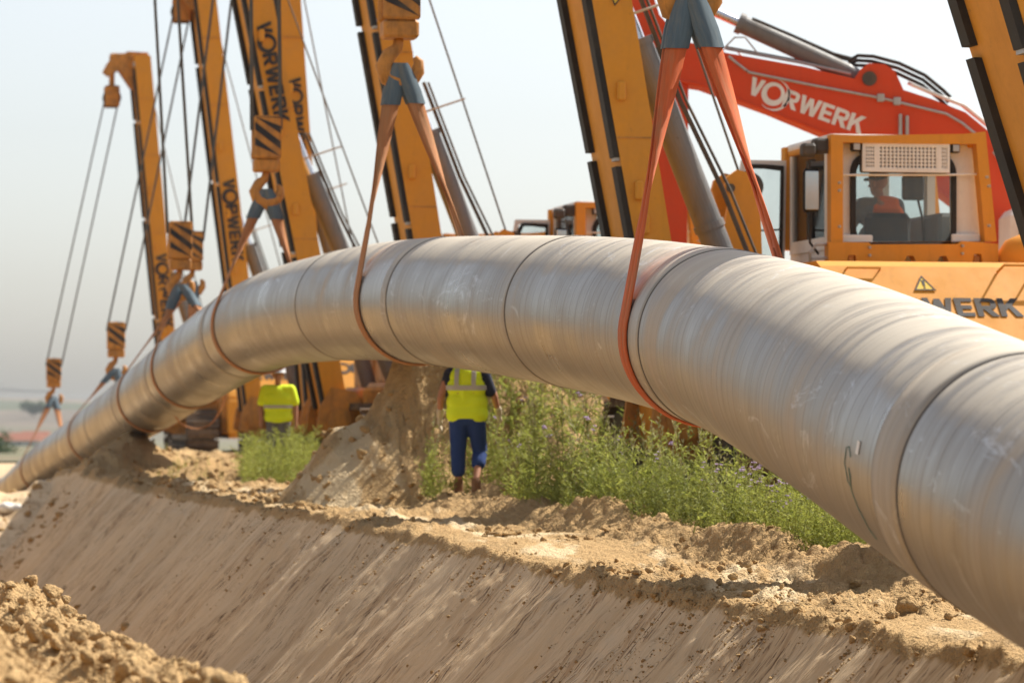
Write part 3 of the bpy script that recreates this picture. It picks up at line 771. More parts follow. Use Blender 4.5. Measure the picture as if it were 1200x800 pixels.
def roof_lamp(mb): mb.bevbox((1.23,0.55,3.27),(1.36,0.68,3.37),0.02); mb.bevbox((1.36,0.6,3.30),(1.52,0.75,3.42),0.02)
def hand_rail(mb): mb.tube([(1.30,0.55,2.40),(1.28,0.5,2.52),(1.34,0.5,2.58),(1.5,0.55,2.59)],0.013,6); mb.tube([(1.30,0.5,2.47),(1.46,0.52,2.48)],0.011,6)
def hood_rail(mb):
    y0, z0 = -1.03, 2.34; dy, dz = -0.13, 0.06
    mb.tube([(2.72,y0,z0-.02),(2.74,y0+dy,z0+dz-.03),(3.4,y0+dy,z0+dz-.03),(3.42,y0,z0-.02)],0.013,6); mb.tube([(3.05,y0+dy,z0+dz-.03),(3.04,y0,z0-.02)],0.011,6)
def hood_handle(mb): mb.tube([(1.32,-0.99,2.32),(1.33,-1.06,2.345),(1.63,-1.06,2.345),(1.64,-0.99,2.32)],0.010,6)
HSL = Vector((0, 0.68, 0.62)).normalized()          # up the sloped hood face
def hood_text(mb):
    M = axes((1.24, -1.40, 1.979), (1,0,0), HSL); M = Matrix.Translation(M.to_3x3() @ Vector((0,0,0.003))) @ M
    l, w = lettering('VORWERK', M @ Matrix.Diagonal((1.13,1,1,1)), 0.205, 0.003); mb.v = l.v; mb.f = l.f
def hood_sign(mb):
    M = axes((1.90, -1.19, 2.171), (1,0,0), HSL); M = Matrix.Translation(M.to_3x3() @ Vector((0,0,0.003))) @ M
    mb.prism([(0,0),(0.2,0),(0.1,0.17)], M, 0.004)
def hood_sign_mark(mb):
    M = axes((1.90, -1.19, 2.171), (1,0,0), HSL); M = Matrix.Translation(M.to_3x3() @ Vector((0,0,0.0075))) @ M
    mb.frame([(0,0),(0.2,0),(0.1,0.17)], [(.022,.013),(.178,.013),(.1,.146)], M, 0.002); mb.prism([(.09,.05),(.11,.05),(.115,.115),(.085,.115)], M, 0.002); mb.prism([(.092,.024),(.108,.024),(.108,.04),(.092,.04)], M, 0.002)
def winch_frame(mb):
    M = axes((0.55, 0.45, 2.1), (1,0,0), (0,0,1))
    prof = [(0,0),(0.42,0),(0.40,0.55),(0.36,0.85),(0.30,0.97),(0.18,1.0),(0.08,0.93),(0.06,0.85),(0.10,0.72),(0.05,0.45)]
    mb.prism(prof, M, 0.06); mb.prism(prof, Matrix.Translation((0,0.45,0)) @ M, 0.06)
def winch_drum(mb): mb.cyl((0.75,0.45,2.45),(0.75,0.85,2.45),0.22,n=24); mb.cyl((0.85,0.40,2.95),(0.85,0.92,2.95),0.13,n=20); mb.cyl((0.66,0.36,2.93),(0.66,0.44,2.93),0.04,n=12)
def boom_foot(y):
    def fn(mb):
        mb.prism([(-0.34,0.62),(0.05,0.45),(0.45,0.5),(0.5,0.9),(0.2,1.2),(-0.12,1.25),(-0.28,1.0)], REAR(y+0.06), 0.06)
        mb.cyl((-0.02,y-0.06,0.8),(-0.02,y+0.12,0.8),0.17,n=20)
    return fn

def tractor(root):
    part('track', lambda m: track(m, 0.12, 0.86), 'track_steel', root, 'tl'); part('track', lambda m: track(m, 2.75, 3.49), 'track_steel', root, 'tr')
    part('track_frame', lambda m: track_frame(m, 0.12, 0.86), 'dark_steel', root, 'tfl'); part('track_frame', lambda m: track_frame(m, 2.75, 3.49), 'dark_steel', root, 'tfr')
    part('chassis', chassis, 'yellow_worn', root); part('engine_cover', engine_cover, 'yellow_paint', root); part('counterweight', counterweight, 'yellow_paint', root)
    h = part('hood', hood, 'yellow_paint', root); part('skirt', hood_skirt, 'yellow_paint', h)
    part('lettering', hood_text, 'letter_black', h, 'htext'); part('warning_sign', hood_sign, 'sign_yellow', h, 'hs'); part('warning_symbol', hood_sign_mark, 'letter_black', h, 'hsm')
    part('handrail', hood_rail, 'yellow_paint', h, 'hr'); part('handle', hood_handle, 'yellow_paint', h, 'hh')
    part('air_intake', exhaust, 'yellow_paint', root, smooth=True)
    part('cab_rail', rail, 'yellow_paint', root); part('rail_foot', rail_feet, 'yellow_worn', root); part('bolt', bolts, 'light_steel', root)
    c = part('cab', cab_panels, 'white_paint', root)
    part('frame', cab_frame, 'yellow_paint', c, 'cf'); part('roof', cab_roof, 'white_paint', c, 'cr'); part('console', cab_inner, 'grey_paint', c, 'ci')
    part('seat', seat, 'seat_fabric', c); part('monitor', monitor, 'dark_steel', c)
    part('window', rear_glass, 'cab_glass', c, 'rg'); part('window_seal', rear_seal, 'black_rubber', c); part('window', front_glass, 'cab_glass', c, 'fg')
    part('grille_back', grille_box, 'dark_steel', c); part('grille', grille, 'white_paint', c)
    for x in (1.70, 2.665):
        part('work_lamp', lamp_body(x), 'black_rubber', c, 'lb%s' % x); part('lamp_lens', lamp_lens(x), 'light_steel', c, 'll%s' % x)
    part('grab_bar', grab_bar, 'white_paint', c)
    d = part('door', door_frame, 'white_paint', root); part('seal', door_seal, 'black_rubber', d); part('pane', door_pane, 'cab_glass', d); part('handle', door_handle, 'dark_steel', d, 'dh')
    m = part('mirror', mirror_body, 'black_rubber', root); part('mirror_glass', mirror_face, 'mirror_glass', m)
    part('roof_lamp', roof_lamp, 'dark_steel', root); part('handrail', hand_rail, 'light_steel', root, 'hr2')
    w = part('winch_frame', winch_frame, 'yellow_paint', root); part('winch_drum', winch_drum, 'dark_steel', w, smooth=False)
    part('boom_foot', boom_foot(-0.56), 'yellow_worn', root, 'bf1'); part('boom_foot', boom_foot(0.50), 'yellow_worn', root, 'bf2')

def boom_parts(root, lean, H, w0=0.30, w1=0.38, d0=0.95, d1=1.15, text_z=None, text_size=0.27, sign=False, head=False, bend=0.0):
    zb = 0.55
    cx = lambda z: -lean*(z-0.8) 
    def corners(z):
        f = (z-zb)/(H-zb); w = w0+(w1-w0)*min(1, f*1.8); d = d0+(d1-d0)*min(1, f*1.8); return cx(z), w/2, d/2
    mb = MB(); lv = [zb, 2.0, 4.0, H]
    vs_ = []
    for z in lv:
        x, w, d = corners(z); vs_ += [(x-w,-d,z),(x+w,-d,z),(x+w,d,z),(x-w,d,z)]
    fs_ = [(3,2,1,0), tuple(range(len(vs_)-4, len(vs_)))]
    for k in range(len(lv)-1):
        for i in range(4): fs_.append((k*4+i, k*4+(i+1)%4, k*4+4+(i+1)%4, k*4+4+i))
    mb.add(vs_, fs_); bm = mb.build('boom', 'yellow_paint', root)
    # black rubber rope guards along the trench side, in lengths with small gaps
    z = 0.9; k = 0
    while z < H-0.3:
        z2 = min(z+2.25, H-0.2)
        for sgn in (-1, 1):
            mb = MB(); vs_ = []
            dz_ = 0.28*sgn
            for zz in (z+dz_*0.2, z2-0.05+dz_*0.2):
                x, w, d = corners(zz); y0 = sgn*(d-0.01); y1 = sgn*(d-0.17)
                y0, y1 = min(y0, y1), max(y0, y1)
                vs_ += [(x-w-0.055,y0,zz),(x-w+0.004,y0,zz),(x-w+0.004,y1,zz),(x-w-0.055,y1,zz)]
            mb.add(vs_, [(3,2,1,0),(4,5,6,7),(0,1,5,4),(1,2,6,5),(2,3,7,6),(3,0,4,7)]); mb.build('rope_guard', 'black_rubber', bm)
        mb = MB(); x, w, d = corners(z2); mb.box((x-w-0.035,-d+0.02,z2-0.055),(x-w+0.006,-d+0.16,z2+0.05)); mb.build('clip', 'light_steel', bm)
        z = z2+0.03
    # weld seams and lugs on the rear face
    for zz in (1.9, 3.3, 5.1, 6.9, 8.2):
        x, w, d = corners(zz); mb = MB(); mb.box((x-w+0.005,-d-0.006,zz-0.007),(x+w-0.005,-d+0.002,zz+0.007)); mb.build('weld_seam', 'yellow_worn', bm)
    for zz in (2.45, 2.75, 3.62, 4.7, 6.0):
        x, w, d = corners(zz); mb = MB(); mb.bevbox((x-w+0.06,-d-0.05,zz),(x-w+0.135,-d+0.01,zz+0.17),0.015); mb.build('lug', 'yellow_paint', bm)
    if sign:
        x, w, d = corners(4.40); M = axes((x-w+0.10, -d-0.003, 4.46), (1,0,-0.15), (0,0,1))
        mb = MB(); mb.prism([(0,0.14),(0.085,0),(0.17,0.14)], M, 0.004); s_ = mb.build('warning_sign', 'sign_yellow', bm)
        M2 = axes((x-w+0.10, -d-0.0075, 4.46), (1,0,-0.15), (0,0,1)); mb = MB(); mb.frame([(0,0.14),(0.085,0),(0.17,0.14)], [(.022,.128),(.085,.024),(.148,.128)], M2, 0.002); mb.prism([(.078,.06),(.092,.06),(.097,.115),(.073,.115)], M2, 0.002); mb.build('warning_symbol', 'letter_black', bm)
    if text_z:
        x, w, d = corners(text_z)
        dn = Vector((lean, 0, -1)).normalized()
        fy = -d-0.004-0.0
        M = axes((x-w+0.07, fy, text_z), dn, (1,0,lean))
        M = Matrix.Translation((0.0,0,0)) @ M
        # glyph tops point to the right; sheet faces the rear
        l, wd = lettering('VORWERK', M, text_size, 0.004)
        l.build('lettering', 'letter_black', bm)
    # lift cylinder with rod, hoses and rope guides
    zt = 5.0; top = Vector((cx(zt)+0.15, 0.05, zt)); bot = Vector((0.97, 0.15, 1.15)); d = top-bot
    mb = MB(); mb.cyl(bot, bot+d*0.80, 0.13, n=24); mb.cyl(bot+d*0.36, bot+d*0.375, 0.145, n=24); mb.cyl(bot+d*0.785, bot+d*0.80, 0.145, n=24)
    cyl = mb.build('lift_cylinder', 'grey_paint', root, smooth=False)
    mb = MB(); mb.cyl(bot+d*0.80, top, 0.075, n=16); mb.build('piston_rod', 'chrome', cyl)
    for off, r in ((0.20, 0.022), (0.27, 0.014)):
        o = Vector((off, -0.1, 0)); mb = MB(); mb.tube([bot+d*0.25+o*1.15, bot+d*0.45+o*1.0+Vector((0.03,0,0)), bot+d*0.66+o*0.8, bot+d*0.95+o*0.8], r, 6); mb.build('hose', 'dark_steel', cyl)
    for q in (0.86,):
        mb = MB(); p = bot+d*q; mb.cyl(p+Vector((0.0,-0.1,-0.02)), p+Vector((0.52,-0.1,0.16)), 0.013, n=6); mb.build('rope_guide', 'light_steel', cyl)
    return cx, bm

def hook_block(root, p, scale=1.0, tall=1.0, name='hook_block'):
    """p: local position of the hook's saddle; returns the block top"""
    s = scale
    def T(x, y, z): return p + Vector((x*s, y*s, z*s))
    M0 = Matrix.Translation(p) @ Matrix.Scale(s, 4)
    hk = MB()
    pts = [Vector((0.0,0,0.42)), Vector((0.02,0,0.30)), Vector((0.10,0,0.22)), Vector((0.15,0,0.10)), Vector((0.11,0,-0.03)), Vector((0.0,0,-0.085)), Vector((-0.12,0,-0.05)), Vector((-0.185,0,0.05)), Vector((-0.19,0,0.15)), Vector((-0.15,0,0.2))]
    hk.tube([M0 @ Vector((-q.x*1.15, q.y, q.z)) for q in pts], [0.055*s,0.065*s,0.085*s,0.10*s,0.105*s,0.105*s,0.095*s,0.075*s,0.055*s,0.03*s], 10)
    pts = None
    b = MB(); h = 0.62*tall
    b.bevbox((-0.20,-0.16,0.40),(0.20,0.16,0.60),0.03,M0)                   # crosshead
    b.bevbox((-0.21,-0.20,0.60),(0.21,-0.12,0.64+h),0.03,M0); b.bevbox((-0.21,0.12,0.60),(0.21,0.20,0.64+h),0.03,M0)   # cheeks
    o = b.build(name, 'yellow_worn', root)
    hk.build('hook', 'yellow_worn', o, smooth=True)
    st = MB()
    for k in range(4):
        z0 = 0.60 + k*0.24*tall
        poly = [(-0.20, z0+0.20), (-0.20, z0+0.32), (0.20, z0+0.02), (0.20, z0-0.10)]
        poly = [(x, min(max(z, 0.63), 0.62+h)) for x, z in poly]
        M = M0 @ axes((0,-0.203,0), (1,0,0), (0,0,1)); st.prism(poly, M, 0.004)
    st.build('hazard_stripe', 'letter_black', o)
    sh = MB(); 
    for y in (-0.07, 0.0, 0.07): sh.cyl(M0 @ Vector((0,y-0.022,0.64+h*0.72)), M0 @ Vector((0,y+0.022,0.64+h*0.72)), 0.19*s, n=20)
    sh.build('sheave', 'dark_steel', o)
    return T(0, 0, 0.62+h)

def crown_block(root, p, s=1.0):
    M0 = Matrix.Translation(p) @ Matrix.Scale(s, 4); b = MB()
    b.bevbox((-0.17,-0.2,-0.28),(0.17,-0.13,0.22),0.04,M0); b.bevbox((-0.17,0.13,-0.28),(0.17,0.2,0.22),0.04,M0); b.bevbox((-0.06,-0.12,0.15),(0.06,0.12,0.55),0.03,M0)
    o = b.build('crown_block', 'yellow_worn', root)
    c = MB(); c.cyl(M0 @ Vector((0,-0.13,-0.06)), M0 @ Vector((0,0.13,-0.06)), 0.21*s, n=20); c.build('sheave', 'dark_steel', o)

def boom_head(root, cx, H):
    x = cx(H); mb = MB()
    mb.prism([(x-0.23,H-0.7),(x+0.19,H-0.9),(x+0.17,H+0.10),(x-0.30,H+0.12),(x-0.75,H-0.12),(x-0.86,H-0.34),(x-0.74,H-0.44),(x-0.50,H-0.30)], REAR(0.25), 0.06)
    mb.prism([(x-0.23,H-0.7),(x+0.19,H-0.9),(x+0.17,H+0.10),(x-0.30,H+0.12),(x-0.75,H-0.12),(x-0.86,H-0.34),(x-0.74,H-0.44),(x-0.50,H-0.30)], REAR(-0.19), 0.06)
    mb.bevbox((x-0.7,-0.2,H-0.2),(x+0.15,0.2,H+0.08),0.03)
    mb.build('boom_head', 'yellow_worn', root)
    return Vector((x-0.80, 0, H-0.95))

def local(root_loc, w):          # world point to pipelayer space
    d = (Vector(w) - Vector(root_loc))/K; return Vector((d.dot(eV), d.dot(eU), d.z))

slings = []
def pipelayer(label, Z, foot_px, lean_px, hook_px, hook_Z, ring_Z, H=9.3, tall=1.0, scale=1.0, text=None, tsize=0.27, sign=False, crown_px=None, rope_n=2, strap='sling_tan', slabel='', full=True, rope_line=True, lean=None):
    fx = (foot_px-600)*Z/F
    loc = Vector((fx, Z, 0.0))
    root = empty('pipelayer', loc, HEAD); root.scale = (K, K, K); tag(root, label, 'pipelayer', 'pipelayers lined up along the pipe')
    tractor(root)
    # image slope of the boom turned into a lean about the heading
    lean = lean_px*1.02
    cx, bm = boom_parts(root, lean, H, text_z=text, text_size=tsize, sign=sign)
    cp = boom_head(root, cx, H)
    if hook_px:
        hp = local(loc, P(hook_px[0], hook_px[1], hook_Z))
        top = hook_block(root, hp, scale*0.8, tall)
        if crown_px is not None: cp = local(loc, P(crown_px[0], crown_px[1], Z))
        crown_block(root, cp, 1.0)
        for k in range(rope_n):
            for dy in (-0.07, 0.07):
                dx = (k-(rope_n-1)/2)*(0.36/max(1, rope_n-1))*scale
                mb = MB(); mb.cyl(cp+Vector((dx*0.9,dy,-0.1)), top+Vector((dx,dy,-0.15*scale)), 0.014, n=6); mb.build('hoist_rope', 'rope_steel', root)
        slings.append((slabel, P(hook_px[0], hook_px[1], hook_Z), ring_Z, strap, scale))
    if rope_line:
        a_ = Vector((cx(H)+0.2, 0.3, H-0.4)); b_ = Vector((0.85, 0.6, 2.95))
        for dy in (0.0,):
            mb = MB(); mb.cyl(a_+Vector((0,dy,0)), b_+Vector((0,dy,0)), 0.012, n=6); mb.build('boom_rope', 'rope_steel', root)
    return root, loc

# each: label, distance, boom foot column, boom lean, hook saddle pixel and distance, pipe ring
plA = pipelayer('pipelayer whose orange boom cuts the top right corner', 27.8, 1330, 0.305, (806, 6), 27.4, 27.2, tall=1.2, strap='sling_orange', slabel='bright orange lifting sling with blue sleeves around the nearest stretch of pipe', rope_n=3)
plB = pipelayer('orange pipelayer with glazed cab and VORWERK hood at the right, nearest whole machine', 39.0, 786, 0.178, (468, 88), 38.6, 38.6, sign=True, slabel='orange lifting sling around the pipe crown in front of the bare boom', rope_n=3)
plC = pipelayer('pipelayer with plain orange boom, second cab from the right just above the pipe', 51.5, 527, 0.165, (312, 232), 51.0, 51.0, tall=1.0, slabel='lifting sling hanging before the large lettered boom', rope_n=2, scale=0.95)
plD = pipelayer('pipelayer with the large lettered boom behind a striped hook block', 60.6, 392, 0.19, (211, 342), 60.5, 60.2, tall=1.05, text=6.25, tsize=0.205, slabel='lifting sling under the tall striped hook block left of the booms', rope_n=2, scale=0.95)
plE = pipelayer('pipelayer with upright lettered boom half hidden behind the large lettered boom', 70.0, 369, 0.072, (226, 338), 69.0, 68.5, H=9.6, text=6.25, tsize=0.205, crown_px=(268, -70), slabel='lifting sling half hidden behind the tall striped hook block', rope_n=2, scale=0.9)
plF = pipelayer('pipelayer with slim lettered boom behind the tall striped hook block', 85.0, 297, 0.118, (136, 438), 84.5, 84.0, H=9.5, text=5.45, tsize=0.235, crown_px=(213, 10), slabel='lifting sling under the second hook block from the left', rope_n=2)
plG = pipelayer('farthest pipelayer at the left with its whole boom head in view', 101.0, 203, 0.09, (63, 470), 102.0, 101.0, H=9.2, text=4.62, tsize=0.25, crown_px=(131, 112), slabel='lifting sling under the leftmost hook block', rope_n=2)

# ------------------------------------------------------------------ lifting slings
def strap_mesh(name, pts, widths, dirs, mat, thick=0.012, fold=0.0):
    vs, uvs, fs = [], [], []; t = 0; n = len(pts)
    for i in range(n):
        if i: t += (pts[i]-pts[i-1]).length
        w = dirs[i].normalized()*widths[i]/2
        d = (pts[min(i+1,n-1)]-pts[max(i-1,0)]).normalized(); nn = d.cross(dirs[i]).normalized()*thick/2
        row = [pts[i]-w-nn, pts[i]-w*0.3-nn*(1+fold*3), pts[i]+w*0.35-nn*(1-fold), pts[i]+w-nn, pts[i]+w+nn, pts[i]-w+nn]
        vs += row; uvs += [(t, -widths[i]/2), (t, -widths[i]*0.15), (t, widths[i]*0.17), (t, widths[i]/2), (t, widths[i]/2), (t, -widths[i]/2)]
    for i in range(n-1):
        for q in range(6): fs.append((i*6+q, i*6+(q+1)%6, (i+1)*6+(q+1)%6, (i+1)*6+q))
    me = npmesh(name, np.array([tuple(v) for v in vs]), np.array(fs), mat)
    u = me.uv_layers.new(name='UVMap'); u.data.foreach_set('uv', np.array(uvs, np.float32)[np.array(fs).ravel()].ravel())
    return me
def sling(label, hook, Z, mat, sc):
    i = idx_at_Z(Z); c, d, side, up = frame_at(i)
    right = d.cross(Vector((0,0,1))).normalized(); upv = right.cross(d).normalized()
    root = empty('lifting_sling', c); tag(root, label, 'lifting sling', 'slings carrying the pipe')
    r = RP+0.014
    hv = hook - c; hu = hv.dot(d); hx = hv.dot(right); hz = hv.dot(upv)
    D = math.hypot(hx, hz); ang = math.atan2(hz, hx); ac = math.acos(min(0.999, r/D))
    for strand, (du, wdt) in enumerate(((-0.055, 0.20), (0.06, 0.19))):
        aR = ang-ac; aL = ang+ac
        hk = Vector((hx, 0, hz))
        def world(x, u, z): return right*x + d*u + upv*z          # relative to root
        pts, ws, ds = [], [], []
        hand = 0.11*(1 if strand == 0 else 1)
        for sgn in (1,):
            pass
        # left leg from the hook down, around the belly, up to the hook again
        nleg = 16; nwrap = 40
        hooku = hu + (-0.07 if strand == 0 else 0.07)
        L0 = Vector((hx-0.02*sc, hooku, hz+0.13)); L1 = Vector((r*math.cos(aL), du, r*math.sin(aL)))
        R0 = Vector((hx+0.02*sc, hooku, hz+0.13)); R1 = Vector((r*math.cos(aR), du, r*math.sin(aR)))
        legs = []
        for (A, B, sg) in ((L0, L1, -1), (R0, R1, 1)):
            seq = []
            for k in range(nleg+1):
                f = k/nleg; p = A.lerp(B, f)
                tw = min(1, f*1.25); tw = tw*tw*(3-2*tw)
                # turn from facing along the pipe at the hook to lying flat on it
                wd = Vector((math.cos(tw*math.pi/2)*1.0, math.sin(tw*math.pi/2)*1.0, 0.0))
                seq.append((p, wdt*(1.0-0.15*math.sin(f*math.pi))*(0.55 if k == 0 else 0.85 if k == 1 else 1.0), wd))
            legs.append(seq)
        wrap = []
        a0, a1 = aL, aR+2*math.pi if aR < aL else aR
        if a1 < a0: a1 += 2*math.pi
        for k in range(1, nwrap):
            a_ = a0 + (a1-a0)*k/nwrap; wrap.append((Vector((r*math.cos(a_), du, r*math.sin(a_))), wdt, Vector((0,1,0))))
        seq = legs[0] + wrap + legs[1][::-1]
        P_ = [world(q[0].x, q[0].y, q[0].z) for q in seq]; D_ = [world(q[2].x, q[2].y, q[2].z) for q in seq]; W_ = [q[1] for q in seq]
        obj('strap', strap_mesh('strap', P_, W_, D_, mat, 0.014, 0.6), root)
        # blue protective sleeve over the hook end
        for leg in legs:
            ln = (leg[0][0]-leg[-1][0]).length; nk = max(2, round(0.46/ln*nleg))
            q = leg[:nk+1]
            A_ = [world(x[0].x, x[0].y-0.0, x[0].z) for x in q]
            obj('sleeve', strap_mesh('sleeve', A_, [x[1]*1.12 for x in q], [world(x[2].x, x[2].y, x[2].z) for x in q], 'sling_blue', 0.045, 0.3), root)
for s_ in slings: sling(*s_)

# ------------------------------------------------------------------ red excavator behind the nearest pipelayer
ZE = 46.8
exc_loc = Vector((P(1262, 500, ZE).x, ZE, 0.0))
exc = empty('excavator', exc_loc); tag(exc, 'red excavator with white VORWERK on its arched boom behind the glazed cab', 'excavator')
def E(px, py): p = P(px, py, ZE); return (p.x-exc_loc.x, p.z)
ME = REAR(0.30)                                  # boom plates lie across the view, 0.6 m thick
mb = MB()
boom_out = [E(*q) for q in ((748,72),(760,92),(782,98),(820,104),(900,133),(960,158),(1010,178),(1070,206),(1130,252),(1180,312),(1222,385),(1245,430),(1290,424),(1282,380),(1250,300),(1215,232),(1190,192),(1160,160),(1128,134),(1090,119),(1056,108),(1046,86),(1034,78),(1015,77),(1006,84),(999,95),(940,81),(850,65),(790,48),(756,42),(742,54))]
mb.prism(boom_out, ME, 0.60); eb = mb.build('boom', 'red_paint', exc)
mb = MB(); pr = [E(*q) for q in ((748,72),(760,92),(820,104),(960,158),(1070,206),(1130,252),(1180,312),(1240,430))]
for k in range(len(pr)-1):
    a_, b_ = pr[k], pr[k+1]; mb.cyl((a_[0],-0.315,a_[1]+0.02),(b_[0],-0.315,b_[1]+0.02),0.02,n=6)
mb.build('edge_flange', 'red_paint', eb)
# lettering on the boom side
a_ = E(873, 112); b_ = E(984, 152)
dirx = Vector((b_[0]-a_[0], 0, b_[1]-a_[1])); upv = Vector((-dirx.z, 0, dirx.x))
M = axes((a_[0], -0.305, a_[1]), dirx, upv)
l, wd = lettering('VORWERK', M, 0.245, 0.004, 0.05); l.build('lettering', 'letter_white', eb)
def swirl():
    m_ = MB()
    for k in range(16):
        t0, t1 = R(-120+k*13), R(-120+(k+1)*13)
        w0, w1 = 0.03*math.sin(math.pi*k/16)+0.004, 0.03*math.sin(math.pi*(k+1)/16)+0.004
        c = (0.80+0.07+0.56)*0.245-0.005, 0.46*0.245; r0 = 0.205
        m_.prism([(c[0]+r0*math.cos(t0), c[1]+r0*math.sin(t0)), (c[0]+(r0+w0)*math.cos(t0), c[1]+(r0+w0)*math.sin(t0)), (c[0]+(r0+w1)*math.cos(t1), c[1]+(r0+w1)*math.sin(t1)), (c[0]+r0*math.cos(t1), c[1]+r0*math.sin(t1))], M, 0.004)
    return m_
swirl().build('letter_swirl', 'letter_white', eb)
# stick with dog-bone top, hanging down to the bucket
mb = MB(); mb.prism([E(*q) for q in ((716,-60),(744,-66),(772,20),(800,52),(806,90),(804,290),(800,430),(788,445),(776,430),(768,290),(752,110),(738,60),(724,-10))], REAR(0.22), 0.44); stk = mb.build('stick', 'red_paint', exc)
mb = MB(); x, z = E(772,69); mb.cyl((x,-0.36,z),(x,0.34,z),0.13,n=20); x2, z2 = E(790,436); mb.cyl((x2,-0.28,z2),(x2,0.28,z2),0.08,n=16); mb.build('pin', 'dark_steel', stk)
mb = MB(); x3, z3 = E(1016,95); mb.cyl((x3,-0.335,z3),(x3,0.33,z3),0.10,n=20); mb.build('pin', 'dark_steel', eb)
mb = MB(); x0, z0 = E(768,440); mb.prism([(x0-0.1,z0),(x0+0.5,z0+0.05),(x0+0.62,z0-0.35),(x0+0.45,z0-0.75),(x0-0.05,z0-0.95),(x0-0.65,z0-0.8),(x0-0.55,z0-0.65),(x0-0.1,z0-0.55),(x0+0.05,z0-0.3)], REAR(0.6), 1.2); mb.build('bucket', 'dark_steel', exc)
# arm cylinder on top of the boom
A_ = Vector((E(1012,94)[0], 0, E(1012,94)[1])); B_ = Vector((E(866,27)[0], 0, E(866,27)[1])); C_ = Vector((E(738,-30)[0], 0, E(738,-30)[1]))
mb = MB(); mb.cyl(A_+(B_-A_)*0.1, B_, 0.125, n=20); mb.cyl(A_, A_+(B_-A_)*0.14, 0.10, 0.13, n=20); mb.cyl(B_-(B_-A_)*0.035, B_+(B_-A_)*0.01, 0.15, n=20); ac_ = mb.build('arm_cylinder', 'grey_paint', exc)
mb = MB(); mb.cyl(B_, C_, 0.065, n=16); mb.build('piston_rod', 'chrome', ac_)
for yy in (-0.14, 0.1):
    mb = MB(); mb.tube([A_.lerp(B_, 0.9)+Vector((0,yy,0.12)), A_.lerp(B_, 0.6)+Vector((0,yy,0.14)), A_.lerp(B_, 0.25)+Vector((0,yy,0.15)), A_.lerp(B_, 0.12)+Vector((0.05,yy,0.18))], 0.022, 6); mb.build('hose', 'black_rubber', ac_)
# hydraulic pipes along the boom flank and over its back
def epipe(name, pts, y, r, mat): 
    m_ = MB(); m_.tube([(E(*q)[0], y, E(*q)[1]) for q in pts], r, 8); return m_.build(name, mat, eb)
epipe('hydraulic_pipe', ((852,69),(860,76),(876,88),(950,103),(1030,118),(1105,136),(1124,147),(1140,160)), -0.335, 0.018, 'light_steel')
epipe('hydraulic_pipe', ((850,58),(940,75),(996,88)), -0.12, 0.022, 'light_steel'); epipe('hydraulic_pipe', ((850,55),(940,72),(996,85)), 0.05, 0.022, 'dark_steel')
for k, yy in enumerate((-0.22, -0.12, -0.02, 0.10, 0.2)):
    dy = k*1.4
    epipe('hydraulic_pipe', ((1066,101-dy),(1092,112-dy),(1128,126-dy),(1160,152-dy),(1188,183-dy),(1212,222-dy),(1240,290-dy)), yy, 0.026, 'light_steel' if k % 2 else 'white_paint')
epipe('hydraulic_pipe', ((1160,180),(1172,196),(1178,215),(1188,248),(1200,290)), -0.33, 0.018, 'light_steel')
for k, (dy, yy) in enumerate(((0, -0.18), (4, 0.0), (8, 0.18))): epipe('hose', ((992,74+dy),(1004,67+dy),(1022,68+dy),(1052,76+dy),(1082,90+dy),(1104,108+dy),(1112,116+dy)), yy, 0.026, 'black_rubber')
for q in ((1029,118),(1048,122)): 
    x, z = E(*q); m_ = MB(); m_.bevbox((x-0.05,-0.37,z-0.05),(x+0.05,-0.30,z+0.06),0.012); m_.build('clamp', 'light_steel', eb)
for q in ((1052,148),(1060,150)):
    x, z = E(*q); m_ = MB(); m_.bevbox((x-0.025,-0.36,z-0.16),(x+0.02,-0.30,z+0.14),0.012); m_.build('bracket', 'light_steel', eb)
epipe('hand_rail', ((848,58),(860,46),(872,46),(888,66)), -0.2, 0.012, 'light_steel'); epipe('hand_rail', ((846,60),(852,53),(862,55),(872,66)), 0.2, 0.012, 'light_steel')
# house, cab and tracks
xo = 0.4
mb = MB(); mb.bevbox((-0.9,-1.5,1.1),(4.6,1.5,2.5),0.12); mb.bevbox((1.4,-1.45,2.4),(4.5,1.45,3.0),0.12); mb.build('upper_carriage', 'red_paint', exc)
c0 = E(1163, 252)
mb = MB(); mb.bevbox((c0[0],-1.75,2.3),(c0[0]+1.75,-0.5,c0[1]),0.10); ec = mb.build('cab', 'white_paint', exc)
mb = MB(); mb.frame(rrect(c0[0]+0.1,c0[1]-0.55,c0[0]+1.0,c0[1]-0.14,0.06), rrect(c0[0]+0.15,c0[1]-0.51,c0[0]+0.95,c0[1]-0.18,0.05), REAR(-1.752), 0.03); mb.build('window_seal', 'black_rubber', ec)
mb = MB(); mb.prism(rrect(c0[0]+0.15,c0[1]-0.51,c0[0]+0.95,c0[1]-0.18,0.05), REAR(-1.752), 0.008); t_ = NT('dark_glass'); t_.base((0.12,0.16,0.16)); t_.rough(0.08); MATS['dark_glass'] = t_.m; mb.build('window', 'dark_glass', ec)
for y0 in (-1.5, 0.9):
    mb = MB(); Mx = Matrix.Rotation(math.pi/2, 4, 'Z'); track(mb, -0.3, 0.3)
    mb.v = [( -v[1]+1.6, v[0]+y0+0.3, v[2]) for v in mb.v]; mb.f = [f[::-1] for f in mb.f]; mb.build('track', 'track_steel', exc)
    mb = MB(); track_frame(mb, -0.3, 0.3); mb.v = [(-v[1]+1.6, v[0]+y0+0.3, v[2]) for v in mb.v]; mb.f = [f[::-1] for f in mb.f]; mb.build('track_frame', 'dark_steel', exc)

